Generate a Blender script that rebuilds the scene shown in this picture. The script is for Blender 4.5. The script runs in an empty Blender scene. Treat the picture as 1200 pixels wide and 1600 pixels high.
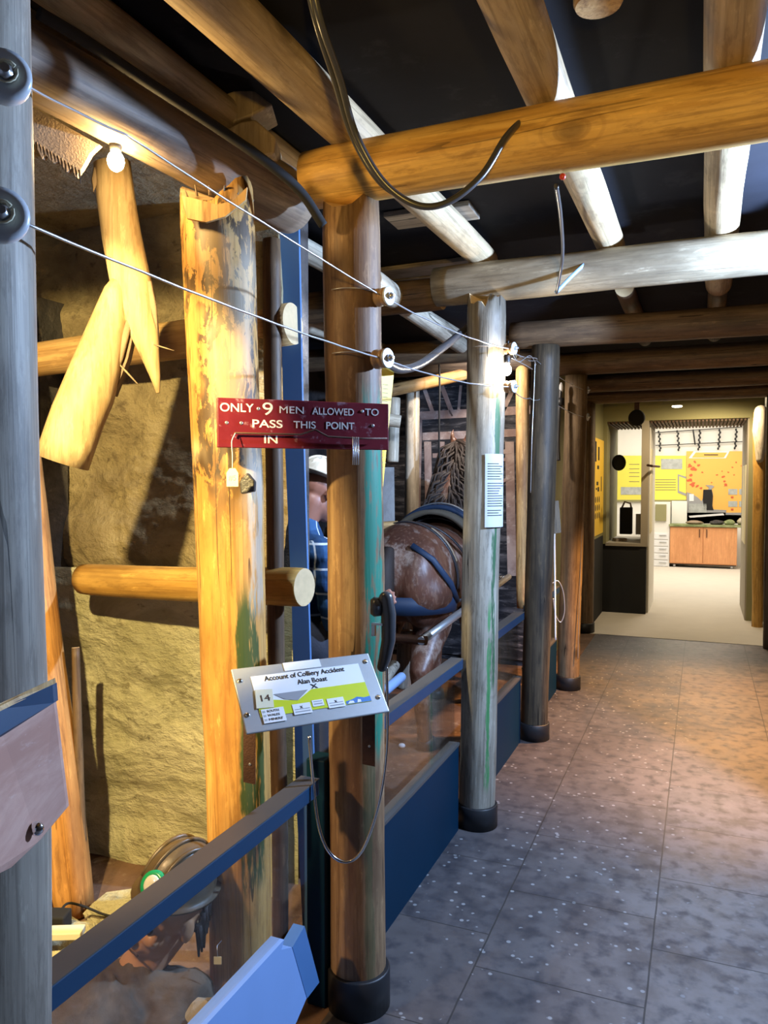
import bpy, bmesh, math, random
from mathutils import Vector, Matrix, noise, Quaternion
random.seed(7)
S = bpy.context.scene
COL = S.collection
V = Vector

# ------------------------------------------------------------------ camera
FPX = 1200.0
PITCH = math.atan(46 / FPX)
YAW = math.atan(498 / FPX * math.cos(PITCH))
EYE = V((0, 0, 1.55))
FW = V((-math.sin(YAW) * math.cos(PITCH), math.cos(YAW) * math.cos(PITCH), -math.sin(PITCH)))
RT = V((math.cos(YAW), math.sin(YAW), 0))
UP = RT.cross(FW)
cam_d = bpy.data.cameras.new('camera')
cam_d.sensor_fit = 'VERTICAL'; cam_d.sensor_height = 36; cam_d.sensor_width = 27; cam_d.lens = 27.0
cam_d.clip_start = 0.02; cam_d.clip_end = 60
cam = bpy.data.objects.new('camera', cam_d); COL.objects.link(cam)
cam.location = EYE
cam.rotation_euler = Matrix((RT, UP, -FW)).transposed().to_euler()
S.camera = cam

# ------------------------------------------------------------------ world, exposure
W = bpy.data.worlds.new('world'); S.world = W; W.use_nodes = True
W.node_tree.nodes['Background'].inputs[0].default_value = (0.55, 0.68, 1.0, 1)
W.node_tree.nodes['Background'].inputs[1].default_value = 0.22
S.view_settings.view_transform = 'Standard'; S.view_settings.look = 'None'
S.view_settings.gamma = 1; S.view_settings.use_curve_mapping = False
S.view_settings.exposure = 0.45

def lamp(name, kind, loc, target, power, color, size=0.1, spot=60, blend=0.3, size_y=None):
    d = bpy.data.lights.new(name, kind); d.energy = power; d.color = color
    if kind == 'AREA':
        d.size = size
        if size_y: d.shape = 'RECTANGLE'; d.size_y = size_y
    else: d.shadow_soft_size = size
    if kind == 'SPOT': d.spot_size = math.radians(spot); d.spot_blend = blend
    o = bpy.data.objects.new(name, d); COL.objects.link(o); o.location = loc
    if target is not None: o.rotation_euler = (V(target) - V(loc)).to_track_quat('-Z', 'Y').to_euler()
    return o
COLD = (0.42, 0.62, 1.0); WARM = (1.0, 0.66, 0.24)
lamp('cold_wall_spotlight', 'SPOT', (0.80, 2.92, 2.25), (-0.10, 2.50, 1.95), 400, COLD, 0.03, 160, 0.10)
lamp('alcove_spotlight', 'SPOT', (-1.12, 0.50, 2.12), (-2.06, 2.27, 1.12), 260, (1.0, 0.76, 0.32), 0.025, 67, 0.25)
lamp('collier_fill', 'SPOT', (-1.55, .72, 1.55), (-1.38, 1.62, .38), 55, (1.0, 0.66, 0.32), 0.03, 62, 0.5)  # added fill that brightens the crouching collier below the main spot's cone
lamp('beam_spotlight', 'SPOT', (0.35, -0.55, 1.75), (0.20, 2.0, 2.85), 115, (1.0, 0.63, 0.14), 0.05, 62, 0.4)
lamp('corridor_downlight', 'SPOT', (0.42, 5.4, 2.32), (0.10, 5.35, 0), 560, (1.0, 0.50, 0.16), 0.05, 88, 0.55)
lamp('doorway_downlight', 'SPOT', (0.2, 8.72, 2.50), (0.0, 8.9, 0), 75, (1.0, 0.80, 0.52), 0.04, 165, 0.5)
lamp('far_room_ceiling_light', 'AREA', (-0.2, 13.6, 2.93), (-0.2, 13.6, 0), 88, (1.0, 0.93, 0.82), 2.6, size_y=2.6)
lamp('passage_light', 'AREA', (-0.1, 11.6, 2.9), (-0.1, 11.6, 0), 22, (1.0, 0.93, 0.82), 1.0, size_y=0.8)
lamp('pony_stall_fill', 'SPOT', (-1.16, 2.42, 2.28), (-1.65, 3.4, 1.0), 38, (.80, .88, 1.0), 0.04, 110, 0.6)  # unseen fill added to light the plaid collier in the dark stall
lamp('pony_stall_lamp', 'SPOT', (-1.5, 5.2, 2.5), (-1.6, 6.3, 1.2), 45, (1.0, 0.86, 0.74), 0.05, 120, 0.5)

# ------------------------------------------------------------------ placing helpers
def ray(px, py): return FW + RT * ((px - 600) / FPX) + UP * ((800 - py) / FPX)
def at(px, py, d): return EYE + ray(px, py) * d
def on(ax, v, px, py):
    r = ray(px, py); t = (v - EYE[ax]) / r[ax]; return EYE + r * t

# ------------------------------------------------------------------ materials
class NT:
    def __init__(s, name):
        m = bpy.data.materials.new(name); m.use_nodes = True
        s.m = m; s.t = m.node_tree; s.n = s.t.nodes; s.b = s.n['Principled BSDF']
    def node(s, typ, **kw):
        n = s.n.new(typ)
        for k, v in kw.items(): setattr(n, k, v)
        return n
    def put(s, sock, v):
        if isinstance(v, bpy.types.NodeSocket): s.t.links.new(v, sock)
        elif v is not None:
            try: sock.default_value = v
            except Exception: sock.default_value = (*v, 1)
    def math(s, op, a, b=None, c=None, clamp=False):
        n = s.node('ShaderNodeMath', operation=op, use_clamp=clamp)
        for i, v in enumerate((a, b, c)):
            if v is not None: s.put(n.inputs[i], v)
        return n.outputs[0]
    def mix(s, f, a, b, blend='MIX'):
        n = s.node('ShaderNodeMix', data_type='RGBA', blend_type=blend)
        s.put(n.inputs[0], f); s.put(n.inputs[6], c4(a)); s.put(n.inputs[7], c4(b)); return n.outputs[2]
    def objco(s, rnd=True):
        tc = s.node('ShaderNodeTexCoord').outputs['Object']
        if not rnd: return tc
        oi = s.node('ShaderNodeObjectInfo').outputs['Random']
        k = s.math('MULTIPLY', oi, 37.0)
        a = s.node('ShaderNodeVectorMath', operation='ADD'); s.put(a.inputs[0], tc); s.put(a.inputs[1], k); return a.outputs[0]
    def scale(s, v, sc):
        n = s.node('ShaderNodeMapping'); s.put(n.inputs[0], v); n.inputs['Scale'].default_value = sc; return n.outputs[0]
    def noise(s, v, sc=1, det=4, rough=.55, dist=0):
        n = s.node('ShaderNodeTexNoise'); s.put(n.inputs['Vector'], v)
        n.inputs['Scale'].default_value = sc; n.inputs['Detail'].default_value = det
        n.inputs['Roughness'].default_value = rough; n.inputs['Distortion'].default_value = dist
        return n.outputs['Fac']
    def voro(s, v, sc=1, out='Distance'):
        n = s.node('ShaderNodeTexVoronoi'); s.put(n.inputs['Vector'], v); n.inputs['Scale'].default_value = sc
        return n.outputs[out]
    def step(s, v, a, b, inv=False):
        n = s.node('ShaderNodeMapRange', interpolation_type='SMOOTHSTEP'); s.put(n.inputs[0], v)
        n.inputs[1].default_value = a; n.inputs[2].default_value = b
        n.inputs[3].default_value = 1.0 if inv else 0.0; n.inputs[4].default_value = 0.0 if inv else 1.0
        return n.outputs[0]
    def bump(s, h, strength=.3, dist=.01):
        n = s.node('ShaderNodeBump'); n.inputs['Strength'].default_value = strength; n.inputs['Distance'].default_value = dist
        s.put(n.inputs['Height'], h); s.t.links.new(n.outputs[0], s.b.inputs['Normal'])
    def done(s, col=None, rough=None, metal=None, spec=None):
        if col is not None: s.put(s.b.inputs['Base Color'], c4(col))
        if rough is not None: s.put(s.b.inputs['Roughness'], rough)
        if metal is not None: s.put(s.b.inputs['Metallic'], metal)
        if spec is not None: s.b.inputs['Specular IOR Level'].default_value = spec
        return s.m
def c4(c):
    if isinstance(c, bpy.types.NodeSocket): return c
    return (*c, 1) if len(c) == 3 else c
def hexc(h):
    r = [int(h[i:i + 2], 16) / 255 for i in (0, 2, 4)]
    return tuple(x / 12.92 if x < .04045 else ((x + .055) / 1.055) ** 2.4 for x in r)

def wood(name, light, mid, dark, rough=.55, paint=None, bark=0, knots=1.0, axis=2, grain=1.0, crack=1.0):
    n = NT(name); co = n.objco()
    def sc(a, l):
        v = [a, a, a]; v[axis] = l; return v
    g = n.noise(n.scale(co, sc(11 * grain, .8)), 1, 5, .6, 1.2)
    st = n.noise(n.scale(co, sc(85, 2.2)), 1, 3, .6)
    bl = n.noise(n.scale(co, sc(4, 1.3)), 1, 4, .6)
    c = n.mix(n.step(g, .38, .62), mid, light)
    c = n.mix(n.math('MULTIPLY', n.step(bl, .48, .70), .7), c, dark)
    fb = n.noise(n.scale(co, sc(34, 7)), 1, 6, .72)
    c = n.mix(n.math('MULTIPLY', n.step(fb, .50, .66), .5), c, dark)
    c = n.mix(n.math('MULTIPLY', n.step(fb, .34, .44, True), .35), c, tuple(min(1, x * 1.5) for x in light))
    c = n.mix(n.math('MULTIPLY', n.step(st, .48, .66), .5), c, dark)
    kd = n.voro(n.scale(co, sc(4.2, 2.4)))
    kn = n.step(kd, .05, .13, True)
    ring = n.math('MULTIPLY', n.step(n.math('SINE', n.math('MULTIPLY', kd, 75)), .3, .9), n.step(kd, .1, .34, True))
    c = n.mix(n.math('MULTIPLY', ring, .3 * knots), c, dark)
    c = n.mix(n.math('MULTIPLY', kn, .75 * knots), c, tuple(x * .45 for x in dark))
    cr = n.noise(n.scale(co, sc(16, .35)), 1, 2, .5, .3)
    ck = n.math('LESS_THAN', n.math('ABSOLUTE', n.math('SUBTRACT', cr, .5)), .0045)
    ck = n.math('MULTIPLY', ck, n.step(n.noise(n.scale(co, sc(3, 1.6)), 1, 2), .5, .56))
    c = n.mix(n.math('MULTIPLY', ck, .85 * crack), c, tuple(x * .2 for x in dark))
    raw = n.node('ShaderNodeTexCoord').outputs['Object']
    sep = n.node('ShaderNodeSeparateXYZ'); n.put(sep.inputs[0], raw)
    if bark:
        bn = n.noise(n.scale(co, (22, 22, 9)), 1, 6, .7, .5)
        b2 = n.noise(n.scale(co, (5, 5, 2.2)), 1, 3)
        zm = n.step(sep.outputs[2], bark[0], bark[1])
        bm = n.math('MULTIPLY', n.math('MULTIPLY', n.step(bn, .47, .52), n.step(b2, .40, .48)), zm)
        c = n.mix(n.math('MULTIPLY', bm, .9), c, (.035, .022, .014))
        pm = n.math('MULTIPLY', n.step(b2, .5, .6), zm)
        c = n.mix(n.math('MULTIPLY', pm, .35), c, (.75, .6, .4))
    if paint:
        nrm = n.node('ShaderNodeVectorMath', operation='NORMALIZE')
        cb = n.node('ShaderNodeCombineXYZ'); n.put(cb.inputs[0], sep.outputs[0]); n.put(cb.inputs[1], sep.outputs[1])
        n.put(nrm.inputs[0], cb.outputs[0])
        for (ang, wid, z0, z1, pc, op) in paint:
            dp = n.node('ShaderNodeVectorMath', operation='DOT_PRODUCT'); n.put(dp.inputs[0], nrm.outputs[0])
            dp.inputs[1].default_value = (math.cos(math.radians(ang)), math.sin(math.radians(ang)), 0)
            e = n.math('ADD', dp.outputs['Value'], n.math('MULTIPLY', n.math('SUBTRACT', n.noise(n.scale(co, (10, 10, 3)), 1, 5, .65), .5), .30 * wid / 40))
            cw = math.cos(math.radians(wid))
            m1 = n.step(e, cw, cw + (1 - cw) * .35)
            zz = n.math('ADD', sep.outputs[2], n.math('MULTIPLY', n.noise(n.scale(co, (20, 20, 1)), 1, 2), .2))
            m2 = n.math('MULTIPLY', n.step(zz, z0, z0 + .08), n.step(zz, z1 - .06, z1 + .06, True))
            wear = n.step(n.noise(n.scale(co, (40, 40, 5)), 1, 4, .7), .38, .5)
            m = n.math('MULTIPLY', n.math('MULTIPLY', m1, m2), n.math('MULTIPLY', wear, op))
            c = n.mix(m, c, pc)
    n.bump(n.math('ADD', n.math('MULTIPLY', g, .6), n.math('ADD', n.math('MULTIPLY', st, .4), n.math('MULTIPLY', ck, -1.5))), .35, .006)
    return n.done(c, rough, 0, .35)

def plain(name, col, rough=.5, metal=0, var=.12, sc=9, bump=0, spec=.5):
    n = NT(name); f = n.noise(n.objco(), sc, 5, .6)
    c = n.mix(f, tuple(x * (1 - var) for x in col), tuple(min(1, x * (1 + var)) for x in col))
    if bump: n.bump(n.noise(n.objco(), sc * 5, 4), bump, .004)
    return n.done(c, rough, metal, spec)
def emit(name, col, strength):
    n = NT(name); n.done(col, .5)
    n.b.inputs['Emission Color'].default_value = (*col, 1); n.b.inputs['Emission Strength'].default_value = strength
    return n.m
def mottled(name, a, b, c3=None, s1=3, s2=14, rough=.8, bump=.4, bd=.02, stretch=(1, 1, 1), lo=.4, hi=.6):
    n = NT(name); co = n.scale(n.objco(False), stretch)
    f = n.noise(co, s1, 8, .65, .4)
    c = n.mix(n.step(f, lo, hi), a, b)
    g = n.noise(co, s2, 7, .7)
    if c3: c = n.mix(n.math('MULTIPLY', n.step(g, .56, .68), .8), c, c3)
    n.bump(n.math('ADD', n.math('MULTIPLY', f, 1.0), n.math('MULTIPLY', g, .5)), bump, bd)
    return n.done(c, rough, 0, .3)

M = {}
M['pine'] = wood('pine_wood', (.62, .40, .17), (.46, .27, .10), (.20, .10, .04))
M['pine_gold'] = wood('golden_pine_wood', (.66, .40, .11), (.52, .28, .06), (.24, .12, .03), knots=.9, crack=.6)
M['post_orange'] = wood('orange_pine_wood', (.66, .34, .11), (.55, .25, .07), (.22, .09, .03))
M['pale'] = wood('pale_peeled_wood', (.66, .58, .44), (.50, .43, .32), (.22, .18, .13))
M['raft'] = wood('peeled_rafter_wood', (.56, .43, .26), (.44, .32, .18), (.2, .14, .08), crack=.5)
M['brown'] = wood('brown_aged_wood', (.20, .125, .065), (.13, .078, .042), (.05, .03, .018))
M['dark_wood'] = wood('dark_stained_wood', (.12, .09, .065), (.07, .052, .04), (.028, .02, .017))
M['grey_wood'] = wood('weathered_grey_wood', (.40, .36, .29), (.28, .24, .19), (.11, .09, .07))
GR = (.015, .20, .13); GD = (.02, .09, .035)
M['post_A'] = wood('varnished_post_wood', (.36, .23, .12), (.22, .125, .062), (.10, .05, .028),
                   paint=[(-22, 26, .85, 1.9, GR, .95), (-40, 14, .1, .95, GD, .35)], grain=.7)
M['post_B'] = wood('scuffed_post_wood', (.34, .31, .25), (.22, .185, .14), (.08, .065, .045),
                   paint=[(-32, 9, .7, 2.0, GD, .9), (-45, 8, .25, 1.1, (.03, .22, .06), .8)])
M['post_L'] = wood('gnarled_post_wood', (.66, .38, .12), (.56, .29, .07), (.25, .11, .03), bark=(1.35, 1.6),
                   paint=[(-25, 24, .5, 1.35, (.03, .07, .02), .95), (-8, 20, 1.25, 1.7, (.5, .5, .45), .5)])
M['post_C'] = wood('dark_greasy_post_wood', (.10, .072, .042), (.055, .041, .026), (.018, .014, .011))
M['post_D'] = wood('tan_post_wood', (.25, .175, .10), (.18, .12, .065), (.07, .045, .028))
M['log_big'] = wood('smoky_log_wood', (.27, .20, .14), (.19, .14, .095), (.09, .06, .045), crack=.5)
M['beam2'] = wood('greyed_beam_wood', (.44, .38, .27), (.32, .26, .17), (.13, .10, .065))
M['broken'] = wood('fresh_broken_pine', (.55, .42, .24), (.46, .32, .16), (.25, .15, .07), grain=.9, crack=0, knots=.3)
M['end_grain'] = plain('cut_end_grain', (.62, .45, .24), .7, var=.25, sc=30)
M['splinter'] = plain('torn_wood_fibre', (.26, .19, .12), .8, var=.3, sc=40, bump=.4)
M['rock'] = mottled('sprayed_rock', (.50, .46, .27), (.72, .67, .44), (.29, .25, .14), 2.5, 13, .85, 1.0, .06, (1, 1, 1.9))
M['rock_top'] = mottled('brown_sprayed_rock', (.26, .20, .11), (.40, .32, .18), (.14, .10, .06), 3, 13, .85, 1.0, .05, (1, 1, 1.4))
M['dark_rock'] = mottled('dark_rock', (.035, .033, .035), (.09, .08, .075), (.16, .14, .12), 3, 12, .9, .8, .04)
M['ceiling'] = mottled('navy_painted_board', (.0035, .004, .009), (.008, .009, .017), (.018, .020, .028), 1.6, 5, .9, .15, .01, lo=.35, hi=.75)
M['navy'] = plain('navy_painted_board_panel', (.0015, .020, .045), .6, var=.2, sc=3, spec=.15)
M['blue'] = plain('blue_painted_timber', (.075, .185, .40), .5, var=.15, sc=4)
M['rail'] = plain('dark_blue_steel', (.006, .040, .095), .45, .1, .1)
M['railtop'] = plain('worn_grey_rail_top', (.07, .065, .06), .5, 0, .15)
M['lightblue'] = plain('pale_blue_paint', (.22, .36, .66), .6, 0, .08, 5)
M['black'] = plain('black_rubber', (.012, .012, .014), .5, 0, .2)
M['matte_black'] = plain('matte_black_paint', (.012, .012, .012), .85, 0, .2)
M['cable'] = plain('black_cable_sheath', (.05, .05, .055), .3, 0, .1, spec=.6)
M['steel'] = plain('galvanised_steel', (.62, .64, .66), .35, .85, .08)
M['chrome'] = plain('polished_chrome', (.8, .8, .8), .15, 1, .02)
M['wire'] = plain('bright_wire', (.52, .52, .53), .35, .7, .1)
M['rust'] = plain('rusty_iron', (.085, .04, .025), .6, .4, .4, 40, .4)
M['plate'] = plain('brushed_aluminium', (.50, .52, .53), .38, .55, .06, 60)
M['porcelain'] = plain('brown_glazed_porcelain', (.32, .20, .11), .25, 0, .15)
M['porcelain_white'] = plain('grey_porcelain', (.58, .62, .66), .3, 0, .06)
M['white'] = plain('white_paper', (.82, .82, .82), .6, 0, .02)
M['notice'] = plain('white_notice_sheet', (.48, .50, .54), .7, 0, .02)
M['card'] = plain('cream_card', (.78, .72, .5), .7, 0, .04)
M['ink'] = plain('black_ink', (.015, .015, .015), .6, 0, 0)
M['lime'] = plain('lime_print', (.62, .68, .02), .4, 0, .03)
M['grey'] = plain('grey_print', (.32, .32, .33), .5, 0, .03)
M['print_blue'] = plain('blue_print', (.05, .19, .5), .5, 0, .1)
M['yellow'] = plain('yellow_panel_print', (.85, .55, .05), .5, 0, .03)
M['lemon'] = plain('lemon_panel_print', (.80, .72, .10), .5, 0, .03)
M['orange'] = plain('orange_panel_print', (.90, .48, .10), .5, 0, .03)
M['redprint'] = plain('dark_red_print', (.62, .12, .04), .5, 0, .1)
M['photo_grey'] = plain('grey_photograph', (.42, .44, .42), .5, 0, .5, 14)
M['red'] = mottled('worn_red_sign_paint', (.13, .012, .020), (.19, .022, .034), (.34, .20, .24), 4, 26, .30, .25, .003, (1, 1, 4))
M['signwhite'] = plain('faded_white_lettering', (.72, .68, .66), .5, 0, .15, 40)
M['pinkboard'] = mottled('greyish_pink_board', (.46, .25, .19), (.62, .39, .31), (.70, .55, .5), 3, 9, .4, .15, .004, (1, 1, 3))
M['white_wall'] = plain('white_wall_paint', (.82, .80, .74), .8, 0, .02)
M['olive'] = plain('olive_wall_paint', (.28, .26, .12), .8, 0, .06, 3)
M['taupe'] = plain('taupe_wall_paint', (.36, .32, .25), .8, 0, .05, 3)
M['slat'] = plain('brown_slatted_wood', (.10, .05, .025), .6, 0, .2)
M['beech'] = wood('beech_laminate', (.80, .38, .17), (.74, .34, .15), (.6, .27, .11), .4, knots=0, crack=0)
M['green_cloth'] = mottled('mottled_green_cloth', (.16, .20, .08), (.30, .33, .16), (.5, .5, .32), 5, 22)
M['skin'] = plain('mannequin_skin', (.55, .28, .14), .45, 0, .1, 12)
M['skin2'] = plain('ruddy_mannequin_skin', (.28, .12, .08), .5, 0, .12, 12)
M['shirt_brown'] = mottled('grey_brown_work_shirt', (.10, .070, .045), (.17, .125, .085), None, 5, 30, .95, .5, .01)
M['trouser'] = plain('dark_work_trousers', (.03, .032, .045), .9, 0, .2, 20, .3)
M['boot'] = plain('black_boot_leather', (.02, .017, .015), .4, 0, .3, 20)
M['hair'] = plain('dark_brown_hair', (.028, .017, .013), .6, 0, .4, 60, .6)
M['helmet_brown'] = plain('brown_compressed_helmet', (.11, .08, .045), .35, 0, .35, 12, .2)
M['helmet_white'] = mottled('scuffed_cream_helmet', (.36, .32, .25), (.56, .52, .42), (.05, .04, .035), 6, 20, .4, .1, .003)
M['green_ring'] = plain('green_lamp_ring', (.02, .42, .16), .25)
M['lens'] = plain('cream_lamp_lens', (.85, .85, .7), .1)
M['leather'] = plain('dark_harness_leather', (.03, .027, .03), .4, 0, .3, 25, .2)
M['leather_tan'] = plain('worn_tan_strap', (.28, .20, .13), .5, 0, .3, 25, .2)
M['harness_cold_lit'] = plain('cold_lit_harness', (.012, .03, .07), .6, 0, .2, 20)  # navy tone puts the cold light into the dark harness colour
M['pad'] = plain('dull_brown_felt_pad', (.10, .08, .055), .8, 0, .2, 20)
M['mural_base'] = mottled('painted_coal_face', (.018, .018, .022), (.10, .095, .10), (.30, .27, .26), 3.5, 7, .7, .1, .003, (1, 1, 6), .45, .65)
M['mural_beam'] = mottled('painted_timber_set', (.30, .20, .17), (.50, .38, .33), (.66, .58, .52), 3, 12, .7, .1, .003)
M['plaster'] = mottled('pale_grey_plaster', (.30, .29, .28), (.42, .41, .40), None, 4, 12, .8, .3, .01)
M['stone'] = mottled('pale_stone', (.42, .36, .26), (.58, .50, .37), (.25, .2, .13), 6, 22, .85, .5, .01)
M['lump'] = plain('black_slate', (.05, .045, .045), .4, 0, .4, 30, .4)
M['plank'] = wood('rough_sawn_plank', (.40, .34, .27), (.27, .22, .17), (.10, .08, .06), axis=0, knots=.4)
M['red_cap'] = plain('red_plastic', (.6, .06, .03), .4)
M['skinblue'] = plain('pale_blue_tape', (.2, .32, .55), .4)

def horse_coat():
    n = NT('bay_horse_coat'); co = n.objco(False)
    f = n.noise(n.scale(co, (3, 2, 2)), 1, 5, .6); h = n.noise(n.scale(co, (60, 60, 18)), 1, 3)
    c = n.mix(n.step(f, .35, .65), (.07, .028, .018), (.15, .06, .035))
    c = n.mix(n.math('MULTIPLY', n.step(h, .52, .7), .35), c, (.30, .17, .11))
    d = n.noise(n.scale(co, (9, 9, 6)), 1, 6, .7)
    c = n.mix(n.math('MULTIPLY', n.step(d, .50, .64), .6), c, (.42, .32, .26))  # pale patches painted in as lamp sheen on the coat
    n.bump(h, .3, .004); return n.done(c, .42, 0, .5)
M['coat'] = horse_coat()
def plaid():
    n = NT('blue_plaid_cotton'); co = n.objco(False)
    sep = n.node('ShaderNodeSeparateXYZ'); n.put(sep.inputs[0], n.scale(co, (1, 1, 1)))
    xy = n.math('ADD', sep.outputs[0], sep.outputs[1])
    def line(v, p, w):
        return n.math('LESS_THAN', n.math('FRACT', n.math('MULTIPLY', v, p)), w)
    c = n.mix(n.math('MULTIPLY', line(xy, 10, .5), .5), (.03, .085, .20), (.012, .03, .08))
    c = n.mix(n.math('MULTIPLY', line(sep.outputs[2], 10, .5), .5), c, (.012, .03, .08))
    c = n.mix(n.math('MULTIPLY', line(xy, 10, .09), .75), c, (.55, .62, .7))
    c = n.mix(n.math('MULTIPLY', line(sep.outputs[2], 10, .09), .75), c, (.55, .62, .7))
    n.bump(n.noise(n.scale(co, (12, 12, 6)), 1, 3), .6, .02); return n.done(c, .9, 0, .1)
M['plaid'] = plaid()
def glass():
    n = NT('thin_clear_glass'); n.done((1, 1, 1), .02)
    n.n.remove(n.b); out = n.n['Material Output']
    tr = n.node('ShaderNodeBsdfTransparent'); tr.inputs[0].default_value = (.93, .95, .96, 1)
    gl = n.node('ShaderNodeBsdfGlossy'); gl.inputs['Roughness'].default_value = .03
    fr = n.node('ShaderNodeFresnel'); geo = n.node('ShaderNodeNewGeometry')
    n.put(fr.inputs[0], n.math('SUBTRACT', 1.45, n.math('MULTIPLY', geo.outputs['Backfacing'], 1.45 - 1 / 1.45)))
    mx = n.node('ShaderNodeMixShader'); n.t.links.new(fr.outputs[0], mx.inputs[0])
    n.t.links.new(tr.outputs[0], mx.inputs[1]); n.t.links.new(gl.outputs[0], mx.inputs[2]); n.t.links.new(mx.outputs[0], out.inputs[0])
    return n.m
M['glass'] = glass()
def floor_mat():
    n = NT('speckled_vinyl_tiles'); co = n.objco(False)
    sep = n.node('ShaderNodeSeparateXYZ'); n.put(sep.inputs[0], co)
    X = n.math('DIVIDE', n.math('ADD', sep.outputs[0], 5.334), .52)
    col = n.math('FLOOR', X)
    Y = n.math('ADD', n.math('DIVIDE', sep.outputs[1], .5), n.math('MULTIPLY', col, .37))
    row = n.math('FLOOR', Y)
    fx = n.math('FRACT', X); fy = n.math('FRACT', Y)
    def edge(f, w): return n.math('LESS_THAN', n.math('SUBTRACT', .5, n.math('ABSOLUTE', n.math('SUBTRACT', f, .5))), w)
    wob = n.math('MULTIPLY', n.noise(co, 8, 3), .010)
    seam = n.math('MAXIMUM', edge(n.math('ADD', fx, n.math('SUBTRACT', wob, .005)), .0055), edge(fy, .005))
    cb = n.node('ShaderNodeCombineXYZ'); n.put(cb.inputs[0], col); n.put(cb.inputs[1], row)
    wn = n.node('ShaderNodeTexWhiteNoise'); n.put(wn.inputs['Vector'], cb.outputs[0])
    big = n.noise(co, 1.6, 5, .6); med = n.noise(co, 9, 6, .65)
    c = n.mix(n.step(med, .35, .62), (.055, .048, .050), (.135, .120, .120))
    c = n.mix(n.math('MULTIPLY', n.step(big, .4, .62), .5), c, (.21, .185, .175))
    c = n.mix(n.math('MULTIPLY', wn.outputs[0], .35), c, (.20, .15, .12))
    bn = n.noise(n.scale(co, (1, 1, 1)), 16, 3, .5)
    c = n.mix(n.math('MULTIPLY', n.step(bn, .44, .74), .75), c, (.028, .026, .032))
    sd = n.voro(co, 24); sp = n.step(sd, .14, .22, True)
    gate = n.math('GREATER_THAN', n.noise(co, 11, 1), .5)
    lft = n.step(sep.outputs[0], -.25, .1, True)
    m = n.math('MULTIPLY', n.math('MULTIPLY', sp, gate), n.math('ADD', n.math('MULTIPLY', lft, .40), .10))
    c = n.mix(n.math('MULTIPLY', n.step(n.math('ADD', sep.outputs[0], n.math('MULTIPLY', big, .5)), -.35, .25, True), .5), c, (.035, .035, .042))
    c = n.mix(m, c, (.42, .42, .42))
    c = n.mix(n.math('MULTIPLY', seam, .8), c, (.03, .026, .024))
    n.bump(n.math('SUBTRACT', n.math('MULTIPLY', m, .6), n.math('MULTIPLY', seam, 2)), .3, .004)
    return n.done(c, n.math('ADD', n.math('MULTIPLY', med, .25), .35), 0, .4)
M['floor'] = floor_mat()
M['carpet'] = plain('pale_beige_carpet', (.60, .55, .47), .95, 0, .08, 6, .2)
M['dirt'] = mottled('reddish_earth_floor', (.10, .055, .035), (.19, .11, .07), (.28, .2, .14), 3, 14, .9, .6, .02)

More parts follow.
